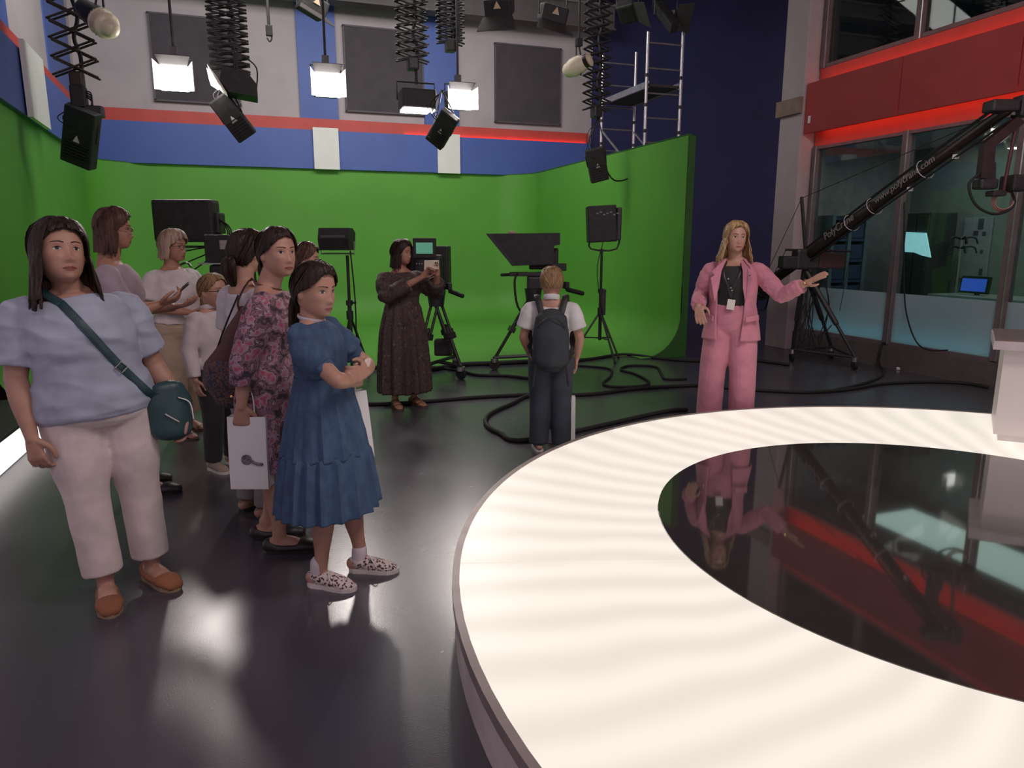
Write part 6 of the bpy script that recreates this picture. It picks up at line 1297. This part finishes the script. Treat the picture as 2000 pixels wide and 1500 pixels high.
pb = paper_bag('white paper bag standing on the floor in front of the boy', Vector((q.x, q.y, 0.38)), RIGHT, 0.22, 0.378, 0.10)

# ---------------------------------------------------------------- presenter in pink suit
loc = Vector((3.72, 5.32, 0)); dd_ = atz(1415, 846, 0).normalized(); b_ = dd_.dot(SC); loc = dd_ * (b_ + math.sqrt(b_ * b_ - SC.length_squared + (SR + 0.28) ** 2)); H = zat(1425, 436, loc)
P = person('blonde woman in a pink trouser suit pointing with her outstretched arm', (loc.x, loc.y), facing(loc, -6), H, fat=1.06, headk=1.04, head=(R(24), R(-2), R(3)), voxel=0.007, skin='skin', browm='h_brown',
           pose=dict(sh=0.112, Lel=(0.225, -0.045, 0.665), Lwr=(0.330, -0.115, 0.730), Lhd=(0.75, -0.35, 0.46), Lpn=(0.35, 0.45, -0.80), Lcurl=0.08, Rel=(-0.160, 0.025, 0.645), Rwr=(-0.145, -0.110, 0.610), Rhd=(0.25, -0.55, -0.8), Rpn=(0.2, 0.8, -0.5), Rcurl=0.30, Rtoe=(-0.1, -1, 0), Rkn=(-0.075, -0.01, 0.275), Ran=(-0.085, 0.01, 0.04), Lkn=(0.07, -0.01, 0.275), Lan=(0.072, 0.01, 0.04)))
hair(P, 'h_blonde', -0.085, length=0.180, lwin=1.15, off=0.016, nlock=260, seed=20, flare=0.40, wave=0.16, front_z=0.082, lock_w=0.009)
PINK = C('pink_suit', (0.55, 0.215, 0.285), bscale=160)
garment(P, 'black_top', C('top_black', (0.016, 0.015, 0.017)), [t_torso(P, 0.008, 0.56, 0.785)], wr=0.002)
trousers(P, PINK, infl=0.012, hem=0.02, knee=0.056, end=0.054, thigh=0.066, top=0.635, wr=0.005)
def gp(z): return 0.62 - 0.22 * max(0, (0.62 - z) / 0.17) if z < 0.62 else (0.62 if z < 0.70 else 0.62 + 0.25 * min(1, (z - 0.70) / 0.12))
jk = lofted(P, 'jacket', PINK, [(0.445, 0.138, 0.104, 0.006, 0.002), (0.50, 0.130, 0.100, 0.006, 0.001), (0.56, 0.120, 0.093, 0.002, 0), (0.62, 0.108, 0.085, 0.0, 0), (0.70, 0.112, 0.088, -0.004, 0), (0.76, 0.118, 0.082, 0.0, 0), (0.79, 0.104, 0.064, 0.006, 0), (0.812, 0.074, 0.050, 0.010, 0), (0.832, 0.050, 0.044, 0.012, 0)], 5, wr=0.003, gap=gp, solid=0.008)
for k, f in (('R', 0.95), ('L', 0.80)):
    mb = MB(); mb.tube(**t_sleeve(P, k, 0.014, 1, f, flare=0.010)); me = remesh(mb, 0.008, 4); wrinkle(me, fold(0.007, (14, 14, 22), 5)); place('jacket_sleeve', me, PINK, jk, smooth=True)
for s in (-1, 1):                                           # lapels and pocket flaps
    pts = [J(P, (s * 0.030, -0.062, 0.835)), J(P, (s * 0.068, -0.088, 0.800)), J(P, (s * 0.092, -0.094, 0.775)), J(P, (s * 0.078, -0.100, 0.757)), J(P, (s * 0.094, -0.104, 0.745)), J(P, (s * 0.070, -0.104, 0.63)), J(P, (s * 0.055, -0.098, 0.70)), J(P, (s * 0.048, -0.088, 0.78))]
    MB().prism(pts, (0, -0.006, 0)).build('lapel', PINK, jk)
    MB().box(J(P, (s * 0.102, -0.076, 0.555)), (0.13, 0.012, 0.045), rot=Euler((0, R(s * -6), R(s * 42))).to_matrix(), bev=0.004).build('pocket_flap', PINK, jk)
for k in 'RL': shoe(P, k, mat('shoe_nude', (0.42, 0.25, 0.20), 0.4), M['rubber'], 'flat', name='shoe')
ly = MB(); ly.tube([P.nb + Vector((-0.055, -0.02, 0.03)), J(P, (-0.040, -0.085, 0.77)), J(P, (-0.012, -0.098, 0.70)), J(P, (0.0, -0.092, 0.655))], [(0.008, 0.002)] * 4, ref=X1, n=6); ly.tube([P.nb + Vector((0.055, -0.02, 0.03)), J(P, (0.035, -0.085, 0.77)), J(P, (0.010, -0.098, 0.70)), J(P, (0.0, -0.092, 0.655))], [(0.008, 0.002)] * 4, ref=X1, n=6); lan = ly.build('lanyard', M['black'], P.t, smooth=True)
MB().box(J(P, (0.004, -0.096, 0.620)), (0.062, 0.004, 0.085), rot=(0, R(6), 0), bev=0.002).build('name_badge', mat('badge_white', (0.75, 0.70, 0.65), 0.4), lan)
for x, z in ((0.0, 0.70), (0.006, 0.688), (-0.014, 0.742)): MB().ball(J(P, (x, -0.104, z)), 0.008, 10, 8).build('clip', M['steel'], lan)
for s in (-1, 1):
    MB().tube([P.HM @ (Vector((s * 0.083, 0.0 + 0.006 * math.cos(a), -0.062 + 0.018 * math.sin(a))) * P.hk) for a in [2 * PI * j / 12 for j in range(13)]], 0.0028, n=6, sub=1).build('earring', M['gold'], P.t)
MB().tube([P.arm['L'][2] + (Vector((0.3, 0.9, 0.2)) * math.cos(a) + Vector((-0.5, 0.0, 0.85)) * math.sin(a)) * 0.033 for a in [2 * PI * j / 14 for j in range(15)]], 0.003, n=6, sub=1).build('bracelet', M['gold'], P.t)
